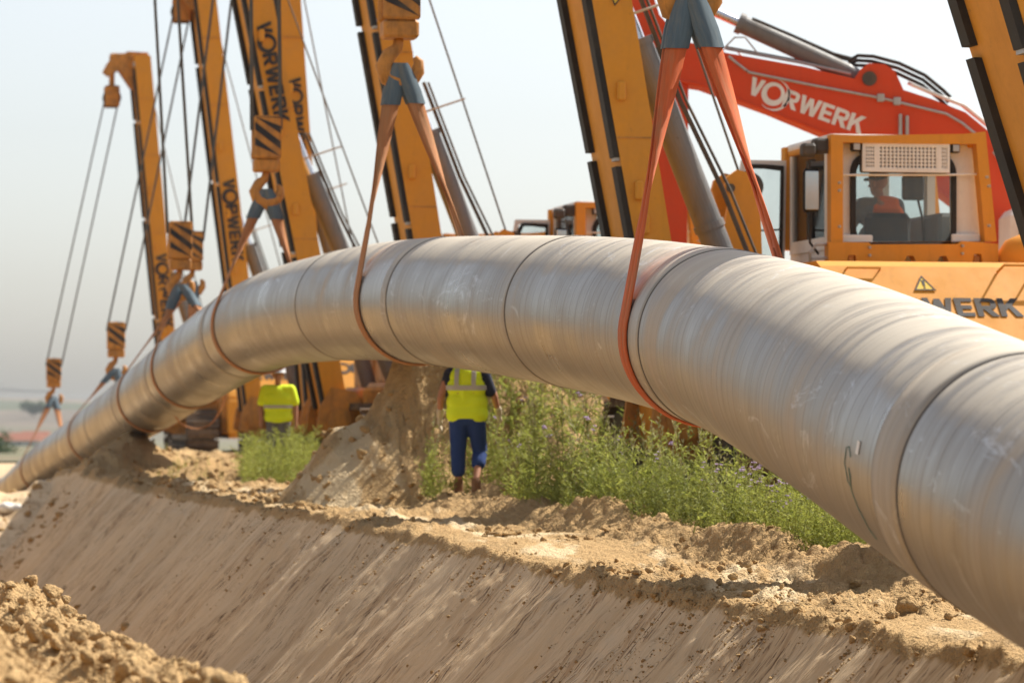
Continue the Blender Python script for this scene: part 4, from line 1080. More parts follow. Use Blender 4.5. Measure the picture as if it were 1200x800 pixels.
# ------------------------------------------------------------------ people
def capsule(mb, p0, r0, p1, r1, n=10, flat=1.0):
    p0 = Vector(p0); p1 = Vector(p1); d = p1-p0
    if d.length < 1e-6: d = Vector((0,0,1e-4)); p1 = p0+d
    dn = d.normalized(); a_ = dn.orthogonal().normalized(); b_ = dn.cross(a_); rows = []
    for k in range(5): t = -math.pi/2 + k*math.pi/8; rows.append((p0+dn*(r0*math.sin(t)), r0*math.cos(t)))
    for k in range(5): t = k*math.pi/8; rows.append((p1+dn*(r1*math.sin(t)), r1*math.cos(t)))
    v = []
    for c, r in rows:
        for i in range(n): t = 2*math.pi*i/n; v.append(c+a_*(r*math.cos(t))+b_*(r*math.sin(t)))
    f = [(k*n+i, k*n+(i+1)%n, (k+1)*n+(i+1)%n, (k+1)*n+i) for k in range(len(rows)-1) for i in range(n)]
    f += [tuple(range(n-1,-1,-1)), tuple((len(rows)-1)*n+i for i in range(n))]
    mb.add(v, f)
def fuse(name, caps, mat, parent=None, voxel=0.014, smooth=3):
    mb = MB()
    for c in caps: capsule(mb, *c)
    tmp = bpy.data.objects.new('tmp', mb.mesh('tmp', mat)); col.objects.link(tmp)
    m1 = tmp.modifiers.new('r', 'REMESH'); m1.mode = 'VOXEL'; m1.voxel_size = voxel
    if smooth: m2 = tmp.modifiers.new('s', 'SMOOTH'); m2.iterations = smooth; m2.factor = 0.5
    dg = bpy.context.evaluated_depsgraph_get(); me = bpy.data.meshes.new_from_object(tmp.evaluated_get(dg))
    me.name = name; me.shade_smooth()
    td = tmp.data; bpy.data.objects.remove(tmp); bpy.data.meshes.remove(td)
    if not me.materials: me.materials.append(MATS[mat])
    return obj(name, me, parent)
def hand(caps, w, dirv, side):
    """five slightly curled fingers below the wrist"""
    dn = Vector(dirv).normalized(); fwd = Vector((0, 1, 0)); fwd = (fwd-dn*fwd.dot(dn)).normalized(); lat = dn.cross(fwd)
    w = Vector(w); caps.append((w, 0.026, w+dn*0.07, 0.034))
    for k, (off, ln) in enumerate(((-0.033,0.062),(-0.011,0.075),(0.011,0.072),(0.033,0.055))):
        b_ = w+dn*0.085+fwd*off; m_ = b_+dn*ln*0.55-lat*side*0.006; e_ = m_+dn*ln*0.5-lat*side*0.022
        caps.append((b_, 0.011, m_, 0.010)); caps.append((m_, 0.010, e_, 0.008))
    tb = w+dn*0.025+fwd*0.03; caps.append((tb, 0.013, tb+dn*0.04+fwd*0.035, 0.011)); caps.append((tb+dn*0.04+fwd*0.035, 0.011, tb+dn*0.075+fwd*0.04, 0.009))
def head(caps, c, yaw):
    c = Vector(c); f = Vector((math.sin(yaw), math.cos(yaw), 0)); s_ = Vector((f.y, -f.x, 0))
    caps += [(c+Vector((0,0,0.03))-f*0.015, 0.092, c+Vector((0,0,0.04))+f*0.02, 0.088), (c+f*0.03-Vector((0,0,0.05)), 0.066, c+f*0.045-Vector((0,0,0.085)), 0.045),
             (c+f*0.098+Vector((0,0,0.015)), 0.012, c+f*0.112-Vector((0,0,0.025)), 0.017), (c+f*0.088-Vector((0,0,0.062))-s_*0.02, 0.011, c+f*0.088-Vector((0,0,0.062))+s_*0.02, 0.011)]
    for q in (-1, 1): caps.append((c+s_*q*0.088+Vector((0,0,0.01)), 0.018, c+s_*q*0.09-Vector((0,0,0.03)), 0.014)); caps.append((c+f*0.085+s_*q*0.034+Vector((0,0,0.028)), 0.012, c+f*0.086+s_*q*0.036+Vector((0,0,0.028)), 0.012))
    return f, s_

def worker_back():
    x, z = P(548, 590, 41.6).x, 41.6; base = Vector((x, z, gz(x, z)-0.03))
    J = dict(hipL=(-0.10,0,0.92), hipR=(0.10,0,0.92), kneeL=(-0.11,0.0,0.50), kneeR=(0.125,0.13,0.53), ankL=(-0.11,0.02,0.09), ankR=(0.13,-0.16,0.24),
             shL=(-0.205,0,1.45), shR=(0.205,0,1.45), elL=(-0.30,-0.05,1.18), elR=(0.315,0.04,1.18), wrL=(-0.33,0.05,0.95), wrR=(0.345,0.17,0.98))
    sk = [((-0.08,0,1.0),0.12,(0.08,0,1.0),0.12),((-0.09,0,1.25),0.12,(0.09,0,1.25),0.12),((0,0,1.0),0.12,(0,0,1.36),0.11),((0,0.0,1.42),0.06,(0,0.01,1.58),0.055)]
    for q in 'LR':
        sk += [(J['hip'+q],0.095,J['knee'+q],0.06),(J['knee'+q],0.058,J['ank'+q],0.038),(J['sh'+q],0.065,J['el'+q],0.046),(J['el'+q],0.045,J['wr'+q],0.030)]
        sk.append(((J['ank'+q][0],J['ank'+q][1]-0.03,0.05),0.045,(J['ank'+q][0],J['ank'+q][1]+0.15,0.045),0.04))
    head(sk, (0,0.03,1.69), 0)
    b = fuse('person', sk, 'skin'); b.location = base; b.rotation_euler = (0.03,0,-0.16); b.scale = (1.05, 1.05, 1.05)
    tag(b, 'worker seen from behind in yellow safety vest and blue knee-length trousers', 'person')
    tr = [((-0.075,0,0.95),0.135,(0.075,0,0.95),0.135)]
    for q in 'LR':
        k = Vector(J['knee'+q]); a_ = Vector(J['ank'+q]); tr += [(J['hip'+q],0.118,k,0.088),(k,0.088,k.lerp(a_,0.42),0.085)]
    fuse('trousers', tr, 'trouser_blue', b, 0.015, 2)
    fuse('vest', [((-0.10,0,0.99),0.150,(0.10,0,0.99),0.150),((-0.105,0,1.12),0.142,(0.105,0,1.12),0.142),((-0.11,0,1.30),0.140,(0.11,0,1.30),0.140),((-0.13,0,1.42),0.105,(0.13,0,1.42),0.105),((0,0,1.0),0.14,(0,0,1.41),0.138)], 'vest_yellow', b, 0.015, 2)
    fuse('sleeve', [((-0.19,0,1.44),0.088,(-0.262,0,1.25),0.074)], 'navy_shirt', b, 0.012); fuse('sleeve', [((0.19,0,1.44),0.088,(0.268,0.01,1.25),0.074)], 'navy_shirt', b, 0.012)
    for zz, r in ((1.29, 0.142),):
        mb = MB(); ring = []
        for k in range(40):
            t = 2*math.pi*k/40; cx_ = 0.112 if math.cos(t) > 0 else -0.112
            ring.append((cx_+(r+0.003)*math.cos(t), (r+0.003)*math.sin(t)))
        inner = [(x_*0.97, y_*0.97) for x_, y_ in ring]
        mb.frame(ring, inner, Matrix.Translation((0,0,zz-0.028)), 0.056); mb.build('reflective_band', 'reflective', b)
    for xx in (-0.10, 0.10):
        mb = MB(); mb.tube([(xx,-0.143,1.29),(xx,-0.140,1.36),(xx*0.98,-0.115,1.45),(xx*0.95,-0.07,1.51)],0.004,4); 
        mb = MB(); pts = [(-0.143,1.31),(-0.142,1.36),(-0.128,1.42),(-0.105,1.47),(-0.07,1.51)]
        for k in range(len(pts)-1):
            (y0,z0),(y1,z1) = pts[k], pts[k+1]
            mb.add([(xx-0.025,y0-0.004,z0),(xx+0.025,y0-0.004,z0),(xx+0.025,y1-0.004,z1),(xx-0.025,y1-0.004,z1),(xx-0.025,y0+0.012,z0),(xx+0.025,y0+0.012,z0),(xx+0.025,y1+0.012,z1),(xx-0.025,y1+0.012,z1)], [(0,1,2,3),(7,6,5,4),(0,4,5,1),(1,5,6,2),(2,6,7,3),(3,7,4,0)])
        mb.build('reflective_band', 'reflective', b)
    for q, sd in (('L', -1), ('R', 1)):
        g = []; e = Vector(J['el'+q]); w = Vector(J['wr'+q]); g.append((e.lerp(w,0.72),0.048,w,0.038)); hand(g, w, (0.05*sd,0.15,-1), sd); fuse('glove', g, 'glove', b, 0.007, 1)
        a_ = Vector(J['ank'+q]); fuse('boot', [((a_.x,a_.y,0.05),0.058,(a_.x,a_.y,0.20),0.058),((a_.x,a_.y-0.03,0.045),0.05,(a_.x,a_.y+0.17,0.04),0.046)], 'boot', b, 0.012)
    hm = MB(); hm.lathe([(0.0,0.13),(0.06,0.122),(0.10,0.09),(0.122,0.04),(0.125,0.0),(0.14,-0.006),(0.14,-0.012),(0.12,-0.012)][::-1], Matrix.Translation((0,0.03,1.735)), 24); hm.build('helmet', 'helmet_white', b, True)
def worker_front():
    x, z = P(326, 520, 57.0).x, 57.0; base = Vector((x, z, gz(x, z)-0.02))
    J = dict(hipL=(-0.10,0,0.92), hipR=(0.10,0,0.92), kneeL=(-0.11,-0.02,0.5), kneeR=(0.11,-0.02,0.5), ankL=(-0.12,0,0.08), ankR=(0.12,0,0.08),
             shL=(-0.21,0,1.43), shR=(0.21,0,1.43), elL=(-0.29,0.0,1.16), elR=(0.29,0.0,1.15), wrL=(-0.28,-0.08,0.92), wrR=(0.30,-0.06,0.91))
    sk = [((-0.08,0,1.0),0.12,(0.08,0,1.0),0.12),((0,0,1.0),0.12,(0,0,1.36),0.11),((0,0,1.42),0.06,(0,-0.01,1.58),0.055)]
    for q in 'LR': sk += [(J['hip'+q],0.09,J['knee'+q],0.06),(J['knee'+q],0.058,J['ank'+q],0.04),(J['sh'+q],0.065,J['el'+q],0.046),(J['el'+q],0.045,J['wr'+q],0.03),((J['ank'+q][0],0.03,0.05),0.045,(J['ank'+q][0],-0.15,0.045),0.04)]
    head(sk, (0,-0.02,1.67), math.pi)
    for q, sd in (('L', -1), ('R', 1)): hand(sk, J['wr'+q], (0.02*sd,-0.12,-1), sd)
    b = fuse('person', sk, 'skin', None, 0.012, 2); b.location = base
    tag(b, 'worker in yellow shirt and white helmet facing us beneath the pipe', 'person')
    tr = [((-0.075,0,0.95),0.13,(0.075,0,0.95),0.13)]
    for q in 'LR': tr += [(J['hip'+q],0.115,J['knee'+q],0.085),(J['knee'+q],0.085,J['ank'+q],0.07)]
    fuse('trousers', tr, 'grey_shirt', b, 0.016, 2)
    fuse('shirt', [((0,0,1.0),0.145,(0,0,1.37),0.14),((-0.10,0,1.13),0.147,(0.10,0,1.13),0.147),((-0.09,0,0.98),0.150,(0.09,0,0.98),0.150),((-0.11,0,1.28),0.145,(0.11,0,1.28),0.145),((-0.15,0,1.42),0.098,(0.15,0,1.42),0.098),(J['shL'],0.09,(-0.275,0,1.22),0.078),(J['shR'],0.09,(0.275,0,1.22),0.078)], 'vest_yellow', b, 0.016, 2)
    mb = MB(); ring = []
    for k in range(40):
        t = 2*math.pi*k/40; cx_ = 0.10 if math.cos(t) > 0 else -0.10
        ring.append((cx_+0.151*math.cos(t), 0.151*math.sin(t)))
    mb.frame(ring, [(x_*0.96, y_*0.96) for x_, y_ in ring], Matrix.Translation((0,0,1.12)), 0.05); mb.build('reflective_band', 'reflective', b)
    hm = MB(); hm.lathe([(0.12,-0.012),(0.145,-0.012),(0.145,-0.004),(0.128,0.0),(0.125,0.05),(0.10,0.10),(0.06,0.13),(0.0,0.138)], Matrix.Translation((0,-0.01,1.72)), 24)
    hm.bevbox((-0.08,-0.20,1.705),(0.08,-0.10,1.72),0.006); hm.build('helmet', 'helmet_white', b, True)
def operator(loc, label):
    root_l = Vector(loc); q = root_l + eV*(2.18+CABX)*K + eU*1.22*K; base = Vector((q.x, q.y, zmap(2.60)*K))
    sk = [((-0.10,0,0.06),0.12,(0.10,0,0.06),0.12),((0,0,0.1),0.13,(0,0.02,0.42),0.13),((-0.17,0,0.46),0.06,(0.17,0,0.46),0.06),((0,0,0.46),0.055,(0.0,0.03,0.6),0.05),
          ((-0.10,0.02,0.05),0.085,(-0.12,0.40,0.06),0.06),((0.10,0.02,0.05),0.085,(0.12,0.40,0.06),0.06),((-0.12,0.40,0.05),0.055,(-0.12,0.42,0.0),0.05),((0.12,0.40,0.05),0.055,(0.12,0.42,0.0),0.05),
          ((-0.2,0,0.45),0.06,(-0.30,0.06,0.22),0.045),((-0.30,0.06,0.22),0.045,(-0.26,0.28,0.16),0.032),((0.2,0,0.45),0.06,(0.28,0.08,0.22),0.045),((0.28,0.08,0.22),0.045,(0.24,0.3,0.16),0.032)]
    head(sk, (0.0,0.04,0.68), -0.7); hand(sk, (-0.26,0.28,0.16), (0.1,0.9,-0.3), -1); hand(sk, (0.24,0.3,0.16), (-0.1,0.9,-0.3), 1)
    b = fuse('person', sk, 'skin', None, 0.012, 2); b.location = base; b.rotation_euler = (0,0,HEAD); b.scale = (1.12, 1.12, 1.12)
    tag(b, label, 'person')
    fuse('shirt', [((-0.10,0,0.1),0.138,(0.10,0,0.1),0.138),((-0.11,0.01,0.34),0.135,(0.11,0.01,0.34),0.135),((-0.17,0,0.45),0.085,(0.17,0,0.45),0.085),((-0.2,0,0.45),0.078,(-0.30,0.06,0.22),0.06),((0.2,0,0.45),0.078,(0.28,0.08,0.22),0.06)], 'grey_shirt', b, 0.014, 2)
    fuse('vest', [((-0.02,-0.01,0.34),0.145,(0.13,0.0,0.34),0.145),((0.02,0,0.46),0.095,(0.15,0,0.45),0.095)], 'vest_orange', b, 0.014, 2)
    fuse('cap', [((0.0,0.03,0.75),0.098,(-0.01,0.05,0.76),0.096),((-0.07,0.13,0.735),0.022,(-0.11,0.17,0.73),0.018),((-0.03,0.15,0.735),0.022,(-0.08,0.19,0.73),0.018)], 'hair', b, 0.012, 2)
worker_back(); worker_front()
operator(plB[1], 'operator in orange vest seen through the rear window of the cab')

# ------------------------------------------------------------------ clods of soil
def ico(sub):
    t = (1+5**.5)/2
    v = [(-1,t,0),(1,t,0),(-1,-t,0),(1,-t,0),(0,-1,t),(0,1,t),(0,-1,-t),(0,1,-t),(t,0,-1),(t,0,1),(-t,0,-1),(-t,0,1)]
    f = [(0,11,5),(0,5,1),(0,1,7),(0,7,10),(0,10,11),(1,5,9),(5,11,4),(11,10,2),(10,7,6),(7,1,8),(3,9,4),(3,4,2),(3,2,6),(3,6,8),(3,8,9),(4,9,5),(2,4,11),(6,2,10),(8,6,7),(9,8,1)]
    v = [Vector(p).normalized() for p in v]
    for _ in range(sub):
        mid = {}; nf = []
        def m(a, b):
            k = (min(a,b), max(a,b))
            if k not in mid: mid[k] = len(v); v.append(((v[a]+v[b])/2).normalized())
            return mid[k]
        for a, b, c in f:
            x, y, z = m(a,b), m(b,c), m(c,a); nf += [(a,x,z),(b,y,x),(c,z,y),(x,y,z)]
        f = nf
    return np.array([tuple(p) for p in v]), np.array(f)
def clod_shape(sub, seed):
    v, f = ico(sub); r = np.random.default_rng(seed)
    n = 0
    dirs = r.normal(size=(9, 3)); dirs /= np.linalg.norm(dirs, axis=1)[:, None]
    cut = r.uniform(0.35, 0.85, 9)
    rad = np.ones(len(v))
    for d_, c in zip(dirs, cut):                          # chip flat facets off
        dp = v @ d_; rad = np.where(dp > c*rad*0.999, np.minimum(rad, c/np.maximum(dp, 1e-6)), rad)
    rad = rad*(1+0.06*r.normal(size=len(v)))
    return v*rad[:, None]*np.array([1, r.uniform(.7, 1.0), r.uniform(.55, .8)]), f
shapes = [clod_shape(1, 300+k) for k in range(12)]
chips = [clod_shape(0, 500+k) for k in range(12)]
big_shapes = [clod_shape(2, 400+k) for k in range(6)]
def rotmat(a, b, c):
    return np.array((Matrix.Rotation(a, 3, 'Z') @ Matrix.Rotation(b, 3, 'X') @ Matrix.Rotation(c, 3, 'Y')))
def scatter(name, pts, sizes, label, cat, shp):
    vs_, fs_, o = [], [], 0
    for (x, y, z), s_ in zip(pts, sizes):
        v, f = (shp if s_ > 0.022 else chips)[int(rng.integers(len(shp)))]
        v = (v*s_) @ rotmat(rng.uniform(0, 6.3), rng.normal()*0.4, rng.normal()*0.4).T + np.array((x, y, z+s_*0.25)); vs_.append(v); fs_.append(f+o); o += len(v)
    return tag(obj(name, npmesh(name, np.concatenate(vs_), np.concatenate(fs_), 'clod_soil', False)), label, cat, kind='stuff')
def pts_on(n, zlo, zhi, slo, shi, zpow=1.0, cl=0.0, seed=1):
    q = np.random.default_rng(seed)
    Z = zlo*(zhi/zlo)**(q.uniform(0, 1, n)**zpow); s_ = q.uniform(slo, shi, n); X = edge_x(Z)+edge_wob(Z)+s_
    if cl > 0:
        keep = fbm(X*1.2, Z*0.6, 501, 3) > cl-0.25*0; X, Z = X[keep], Z[keep]
    H_ = ground(X, Z); return np.stack([X, Z, H_], -1), q
p1, q = pts_on(14000, 13, 60, -0.15, 3.0, cl=0.08, seed=3); s1 = np.clip(0.008+0.012*q.pareto(2.1, len(p1)), 0, 0.06)
scatter('soil_clods', p1, s1, 'crumbled soil clods strewn along the pipe side of the trench', 'soil clods', shapes)
p2, q = pts_on(15000, 9.5, 34, -8, -4.9, cl=-0.08, seed=5); s2 = np.clip(0.008+0.013*q.pareto(1.9, len(p2)), 0, 0.075)
scatter('soil_clods', p2, s2, 'coarse soil clods on the near bank at lower left', 'soil clods', shapes)
p3, q = pts_on(3400, 42, 88, 0.0, 5.0, cl=-0.05, seed=6); s3 = np.clip(0.02+0.025*q.pareto(2.2, len(p3)), 0, 0.11)
scatter('soil_clods', p3, s3, 'blurred soil clods on the far stretch of the berm', 'soil clods', shapes)
q = np.random.default_rng(9); Z_ = 15*(50/15)**q.uniform(0, 1, 60000); d_ = q.uniform(0.02, 1.7, 60000)*q.uniform(0.2, 1, 60000); X_ = edge_x(Z_)+edge_wob(Z_)-d_; u_ = Z_*0.98-0.2*X_
keep = (fbm(u_*4.5, d_*0.5, 301, 3) + 0.35*fbm(u_*0.9, d_*0.6, 305, 2) - 0.10*d_) > 0.21
p4 = np.stack([X_[keep], Z_[keep], ground(X_[keep], Z_[keep])], -1)[:5500]; s4 = np.clip(0.006+0.007*q.pareto(2.6, len(p4)), 0, 0.026)
scatter('soil_crumbs', p4, s4, 'small soil crumbs caught along the scrape marks of the trench wall', 'soil crumbs', shapes)
p5, q = pts_on(2200, 62, 92, -8, -0.4, cl=-0.1, seed=12); s5 = np.clip(0.02+0.03*q.pareto(2.0, len(p5)), 0, 0.14)
scatter('soil_clods', p5, s5, 'loose soil clods filling the far end of the trench', 'soil clods', shapes)
# single large clods one can point at
CL = [(1062, 713, 0.085, 'pale angular clod under the pipe at the right, beside the lip'), (1002, 688, 0.075, 'brown angular clod on the trench lip left of the pale one'), (875, 664, 0.055, 'pale upright clod on the berm below the flowering weeds'),
      (590, 628, 0.10, 'flat pale slab of soil lying on the berm below the worker'), (60, 700, 0.085, 'dark clod on the near bank at lower left'), (92, 712, 0.06, 'small clod beside the dark one on the near bank'),
      (148, 736, 0.075, 'pale clod on the near bank close to its edge'), (110, 690, 0.05, 'rounded clod on the near bank above the pale one'), (1140, 765, 0.07, 'clod on the trench lip at the right edge of the picture')]
def ground_hit(px, py, zlo=8, zhi=90):
    Z = np.geomspace(zlo, zhi, 4000); X = (px-600)*Z/F; H_ = HC+(HOR-py)*Z/F
    k = np.argmax(ground(X, Z) > H_); return float(X[k]), float(Z[k]), float(H_[k])
for k, (px, py, s_, lb) in enumerate(CL):
    x, z, h = ground_hit(px, py); v, f = big_shapes[k % 6]
    v = (v*s_*1.15) @ rotmat(k*1.3, 0.3*math.sin(k*2.1), 0.3).T
    if 'slab' in lb: v = v*np.array([1.6, 1.0, 0.35])
    o = obj('soil_clod', npmesh('soil_clod', v, f, 'clod_soil', False)); o.location = (x, z, h+s_*0.25); tag(o, lb, 'clod', 'large clods of soil')

# ------------------------------------------------------------------ weeds
def weed_template(seed, h=1.0, leafy=1.0, seedhead=True, flower=False):
    q = np.random.default_rng(seed); G = dict(leaf=([], []), seed=([], []), flower=([], []))
    def addq(kind, vs_, fs_):
        v, f = G[kind]; o = sum(len(a_) for a_ in v); v.append(np.array(vs_)); f.append(np.array(fs_)+o)
    def blade(kind, p, dirv, ln, wd, droop=0.3):
        dirv = np.array(dirv)/np.linalg.norm(dirv); side = np.cross(dirv, q.normal(size=3)); side /= np.linalg.norm(side)+1e-9
        m = p+dirv*ln*0.5; e = p+dirv*ln+np.array((0,0,-droop*ln))
        addq(kind, [p, m-side*wd/2, e, m+side*wd/2], [(0,1,2),(0,2,3)])
    bend = q.normal(size=2)*0.10
    def stem(t): return np.array((bend[0]*t*t*h+0.02*math.sin(t*7+seed), bend[1]*t*t*h, t*h))
    n = 7
    for k in range(n):
        a_, b_ = stem(k/n), stem((k+1)/n); r0 = 0.006*(1-0.7*k/n)
        addq('leaf', [a_+(r0,0,0), a_+(-r0,r0,0), b_+(r0*.8,0,0), b_+(-r0*.8,r0*.8,0), a_+(0,-r0,0), b_+(0,-r0*.8,0)], [(0,2,3),(0,3,1),(1,3,5),(1,5,4),(4,5,2),(4,2,0)])
    nb = int(15*leafy)
    for k in range(nb):
        t = 0.06+0.86*(k+q.uniform(0,1))/nb; p = stem(t); az = q.uniform(0, 6.3); ln = (0.17-0.09*t)*q.uniform(.7,1.4)*h
        dv = np.array((math.cos(az), math.sin(az), q.uniform(0.25, 1.1)))
        tip = p+dv/np.linalg.norm(dv)*ln
        blade('leaf', p, dv, ln, ln*0.16, 0.15)
        for j in range(5):
            pp = p+(tip-p)*(0.25+0.17*j); az2 = q.uniform(0, 6.3); blade('leaf', pp, dv*0.6+np.array((math.cos(az2), math.sin(az2), 0.3))*0.9, ln*0.42*q.uniform(.6,1.2), ln*0.13, 0.2)
    if seedhead:
        for k in range(26):
            t = 0.74+0.28*q.uniform(0,1); p = stem(min(t, 1.02)); az = q.uniform(0, 6.3); blade('seed', p, (math.cos(az)*0.6, math.sin(az)*0.6, 1.0), 0.05*q.uniform(.5,1.2), 0.012, -0.1)
    if flower:
        c = stem(1.0)
        for j in range(2):
            cc = c+np.array((q.normal()*0.045, q.normal()*0.045, q.uniform(-0.05, 0.015)))
            for k in range(16):
                az = q.uniform(0, 6.3); blade('flower', cc, (math.cos(az), math.sin(az), q.uniform(0.1,1.0)), 0.036*q.uniform(.6,1.3), 0.022, 0.1)
    return {k: (np.concatenate(v), np.concatenate(f)) for k, (v, f) in G.items() if v}
T_tall = [weed_template(700+k, 1.0, 1.0, True) for k in range(6)]
T_bush = [weed_template(720+k, 1.0, 1.7, False) for k in range(5)]
T_flow = [weed_template(740+k, 1.0, 1.2, False, True) for k in range(5)]
def plant_mass(spots):
    """spots: (x, z, h, template); returns per-kind merged geometry"""
    out = {}
    for x, z, hgt, tp in spots:
        y = gzs.get((x, z)); a_ = rng.uniform(0, 6.3); ca, sa = math.cos(a_), math.sin(a_); tilt = rng.normal(size=2)*0.12
        wsc = hgt*rng.uniform(0.85, 1.15)
        for k, (v, f) in tp.items():
            w = np.stack([(v[:,0]*ca-v[:,1]*sa)*wsc+tilt[0]*v[:,2]*hgt+x, (v[:,0]*sa+v[:,1]*ca)*wsc+tilt[1]*v[:,2]*hgt+z, v[:,2]*hgt+y-0.02], -1)
            L_ = out.setdefault(k, [[], [], 0]); L_[0].append(w); L_[1].append(f+L_[2]); L_[2] += len(w)
    return {k: (np.concatenate(a), np.concatenate(b)) for k, (a, b, c) in out.items()}
gzs = {}
def place(lst):
    arr = np.array([(a, b) for a, b, *_ in lst]); hh = ground(arr[:, 0], arr[:, 1], False)
    for (a, b, *_), h in zip(lst, hh): gzs[(a, b)] = float(h)
def patch(n, fn, seed):
    q = np.random.default_rng(seed); lst = []
    while len(lst) < n:
        r = fn(q)
        if r: lst.append(r)
    place(lst); return lst
def stuff(name, spots, lab, cat, leafmat='weed_leaf'):
    g = plant_mass(spots)
    for k, m, nm in (('leaf', leafmat, name), ('seed', 'weed_seed', name+'_seed_heads'), ('flower', 'flower_purple', name+'_blossoms')):
        if k in g: tag(obj(nm, npmesh(nm, g[k][0], g[k][1], m)), lab if k == 'leaf' else lab + (', pale seed heads' if k == 'seed' else ', small purple blossoms'), cat if k == 'leaf' else ('seed heads' if k == 'seed' else 'flowers'), kind='stuff')
def front_x(z):           # left limit of the weed belt on the berm
    return float(front_xa(z))
def band(zlo, zhi, wdt, hlo, hhi, tps):
    def fn(q):
        z = q.uniform(zlo, zhi); x = front_x(z)+abs(q.normal())*wdt*0.6+q.uniform(0, 0.25)
        if math.hypot((x+0.54)/0.38, (z-41.4)/0.8) < 1 or (abs(x-(548-600)*z/F) < 0.42 and 36 < z < 41.5 and q.uniform() < 0.8): return None
        return (x, z, q.uniform(hlo, hhi), tps[int(q.integers(len(tps)))])
    return fn
stuff('tall_weeds', patch(400, band(35, 46, 1.5, 0.4, 1.0, T_tall+T_tall+T_tall+T_bush+T_flow[:2]), 21), 'tall feathery green weeds around the worker', 'weeds')
stuff('shaded_weeds', patch(260, band(31.0, 37, 1.0, 0.3, 0.75, T_bush+T_bush+T_tall+T_flow[:1]), 22), 'bushy weeds coloured as shaded, mid berm below the pipe', 'weeds', 'weed_leaf_shade')
stuff('flowering_weeds', patch(420, band(25.5, 32, 0.8, 0.2, 0.6, T_bush+T_bush+T_flow[:4]+T_tall[:2]), 23), 'flowering green weeds close under the pipe at right', 'weeds')
stuff('low_weeds', patch(420, band(24.5, 44, 0.45, 0.08, 0.28, T_bush), 24), 'low green herbs fringing the bare berm', 'weeds')
def lilac(q):
    z = q.uniform(27.5, 33); x = front_x(z)+abs(q.normal())*0.35; return (x, z, q.uniform(0.35, 0.75), T_flow[int(q.integers(5))])
stuff('lilac_weeds', patch(70, lilac, 29), 'weeds with lilac blossoms at the front of the green belt', 'weeds')
def fargreen(q):
    z = q.uniform(52.5, 62); x = P(q.uniform(285, 372), 540, z).x; return (x, z, q.uniform(0.45, 0.95), T_bush[int(q.integers(5))])
stuff('far_weeds', patch(200, fargreen, 25), 'blurred green weeds below the worker in yellow shirt', 'weeds')
def fargrass(q):
    z = q.uniform(58, 75); x = P(q.uniform(185, 260), 540, z).x; return (x, z, q.uniform(0.12, 0.3), T_bush[int(q.integers(5))])
stuff('far_grass', patch(120, fargrass, 26), 'thin green growth under the pipe at the left', 'grass')
def clump(q):
    z = q.uniform(41.2, 42.4); x = P(q.uniform(500, 528), 540, z).x; return (x, z, q.uniform(0.35, 0.85), (T_tall+T_bush)[int(q.integers(11))])
stuff('weed_clump', patch(16, clump, 27), 'clump of green weeds between the soil heap and the worker', 'weeds')
def spikes(q):
    z = q.uniform(30, 44); x = front_x(z)+q.uniform(0.1, 1.6)
    if abs(x-(548-600)*z/F) < 0.4: return None
    return (x, z, q.uniform(0.8, 1.3), T_tall[int(q.integers(6))])
stuff('weed_spikes', patch(70, spikes, 28), 'tall pale weed spikes rising above the green belt', 'weeds')
# plants that stand out one by one
def single(px, Z, h, tp, lab):
    x = P(px, 500, Z).x; gzs[(x, Z)] = gz(x, Z); v = plant_mass([(x, Z, h, tp)])
    root = empty('weed_plant', (x, Z, gzs[(x, Z)])); tag(root, lab, 'plant', 'single tall weeds')
    for k, m, nm in (('leaf', 'weed_leaf', 'leaves'), ('seed', 'weed_seed', 'seed_head'), ('flower', 'flower_purple', 'blossom')):
        if k in v: obj(nm, npmesh(nm, v[k][0]-np.array((x, Z, gzs[(x, Z)])), v[k][1], m), root)
single(504, 42.0, 1.0, T_tall[0], 'tall weed spike at the left end of the green belt, by the soil heap')
single(516, 41.6, 0.7, T_tall[1], 'second tall weed from the soil heap, left of the worker')
single(620, 39.0, 1.15, T_tall[2], 'tallest weed right of the worker reaching up to the pipe')
single(812, 31.5, 0.95, T_tall[3], 'slender weed spike rising beside the orange sling under the pipe')
single(750, 34.0, 0.30, T_bush[1], 'small lone weed at the bare edge below the shade-toned weeds')

# ------------------------------------------------------------------ far background
def tree(px, Z, base_py, h, wdt, lab, seed):
    p = P(px, base_py, Z); root = empty('tree', p); tag(root, lab, 'tree', 'trees in the distance'); q = np.random.default_rng(seed)
    mb = MB(); mb.tube([(0,0,-1),(0.1,0,h*0.25),(0.0,0.1,h*0.6),(0.1,0,h*0.9)], [h*0.035, h*0.03, h*0.02, h*0.006], 8)
    for k in range(7):
        az = q.uniform(0,6.3); z0 = h*q.uniform(0.25,0.6); mb.tube([(0,0,z0),(math.cos(az)*wdt*0.25,math.sin(az)*wdt*0.25,z0+h*0.15),(math.cos(az)*wdt*0.4,math.sin(az)*wdt*0.4,z0+h*0.25)],[h*0.015,h*0.01,h*0.004],6)
    mb.build('trunk', 'bark', root)
    n = 2600; cl = q.normal(size=(26,3))*np.array([wdt*0.24,wdt*0.24,h*0.17])+np.array([0,0,h*0.6]); c = cl[q.integers(26, size=n)]+q.normal(size=(n,3))*wdt*0.085
    e1 = q.normal(size=(n,3)); e1 /= np.linalg.norm(e1,axis=1)[:,None]; e2 = np.cross(e1, q.normal(size=(n,3))); e2 /= np.linalg.norm(e2,axis=1)[:,None]; s_ = wdt*0.035*q.uniform(.6,1.4,(n,1))
    v = np.stack([c-e1*s_, c-e2*s_*0.6, c+e1*s_, c+e2*s_*0.6], 1).reshape(-1,3); f = np.arange(4*n).reshape(-1,4)
    obj('crown', npmesh('crown', v, f, 'tree_leaf'), root)
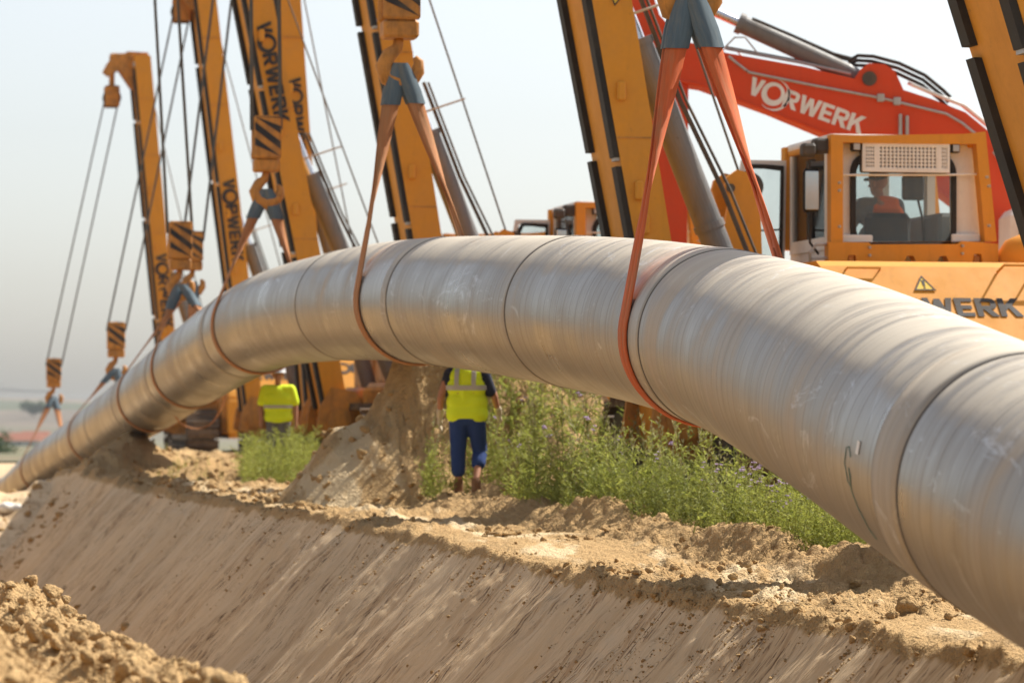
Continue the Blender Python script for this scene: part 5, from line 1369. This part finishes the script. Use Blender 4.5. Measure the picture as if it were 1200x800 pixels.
tree(6, 230, 582, 4.2, 2.6, 'dark green tree at the left edge beyond the pipe end', 31)
tree(-22, 250, 590, 5.5, 5.0, 'tree cut off by the left edge of the picture', 32)
tree(40, 1750, 486, 6, 13, 'hazy clump of trees on the hill crest at the left', 33)
tree(228, 1700, 494, 8, 30, 'hazy trees on the hill seen under the pipe', 34)
tree(285, 1600, 496, 8, 24, 'hazy trees on the hill right of the hanging loop', 35)
def house(px, Z, py, w, h, d, lab):
    p = P(px, py, Z); root = empty('house', p); tag(root, lab, 'house', 'houses in the distance')
    mb = MB(); mb.box((-w/2,0,-3),(w/2,d,h)); mb.build('wall', 'house_wall', root)
    mb = MB(); M = axes((-w/2-0.3, 0, 0), (0,1,0), (0,0,1)); mb.prism([(-0.4,h-0.1),(d+0.4,h-0.1),(d/2,h+d*0.3)], M, w+0.6); mb.build('roof', 'roof_tile', root)
    for k in range(3):
        mb = MB(); mb.box((-w*0.35+k*w*0.3,-0.05,h*0.35),(-w*0.35+k*w*0.3+w*0.1,0.02,h*0.7)); mb.build('window', 'dark_glass', root)
house(22, 780, 527, 9, 2.2, 6, 'low white house far off at the left, left of the sling')
house(40, 800, 526, 6, 2.4, 6, 'small white house far off behind the leftmost sling')
# thin lattice crane on the horizon
tc = empty('tower_crane', P(-40, 520, 1900)); tag(tc, 'faint tower crane jib above the hills at the far left', 'crane')
mb = MB(); mb.tube([(0,0,-5),(0,0,36)],0.8,4); mb.build('mast', 'light_steel', tc)
mb = MB(); mb.tube([(-14,0,31),(48,0,29)],0.55,4); mb.tube([(0,0,36),(30,0,29.8)],0.2,4); mb.build('jib', 'light_steel', tc)
# loose end of a strap looping under the pipe, and the white bag by the pipe end
c_ = P(238, 470, 66)
mb = MB(); lp = [P(*q) for q in ((204,486,63.0),(214,497,64.5),(230,502,66),(246,497,66),(256,484,66),(263,468,65.5),(266,452,64.5))]
me_ = strap_mesh('loose_strap', [p-c_ for p in catmull(lp, 6)], [0.10]*37, [Vector((0.2,1,0.1))]*37, 'sling_tan', 0.014)
o = obj('loose_strap', me_); o.location = c_; tag(o, 'loose brown strap looping down below the pipe at the left', 'strap')
x, z, h = ground_hit(9, 600, 30, 110)
o = fuse('sandbag', [((-0.22,0,0.08),0.10,(0.2,0.05,0.08),0.11),((-0.05,-0.08,0.1),0.12,(0.1,0.08,0.09),0.1)], 'white_paint', None, 0.03); o.location = (x, z, h); tag(o, 'small white sack at the left edge by the pipe end', 'sack')

# ------------------------------------------------------------------ dusty summer air
t = NT('haze_air'); t.n.remove(t.b); pv = t.node('ShaderNodeVolumePrincipled')
pv.inputs['Color'].default_value = (0.80, 0.86, 0.93, 1); pv.inputs['Density'].default_value = 0.0001; pv.inputs['Anisotropy'].default_value = 0.3
t.link(pv.outputs[0], t.n['Material Output'].inputs['Volume']); MATS['haze_air'] = t.m
mb = MB(); mb.box((-1600, -700, -12), (1600, 4600, 17)); tag(mb.build('haze', 'haze_air'), kind='stuff')
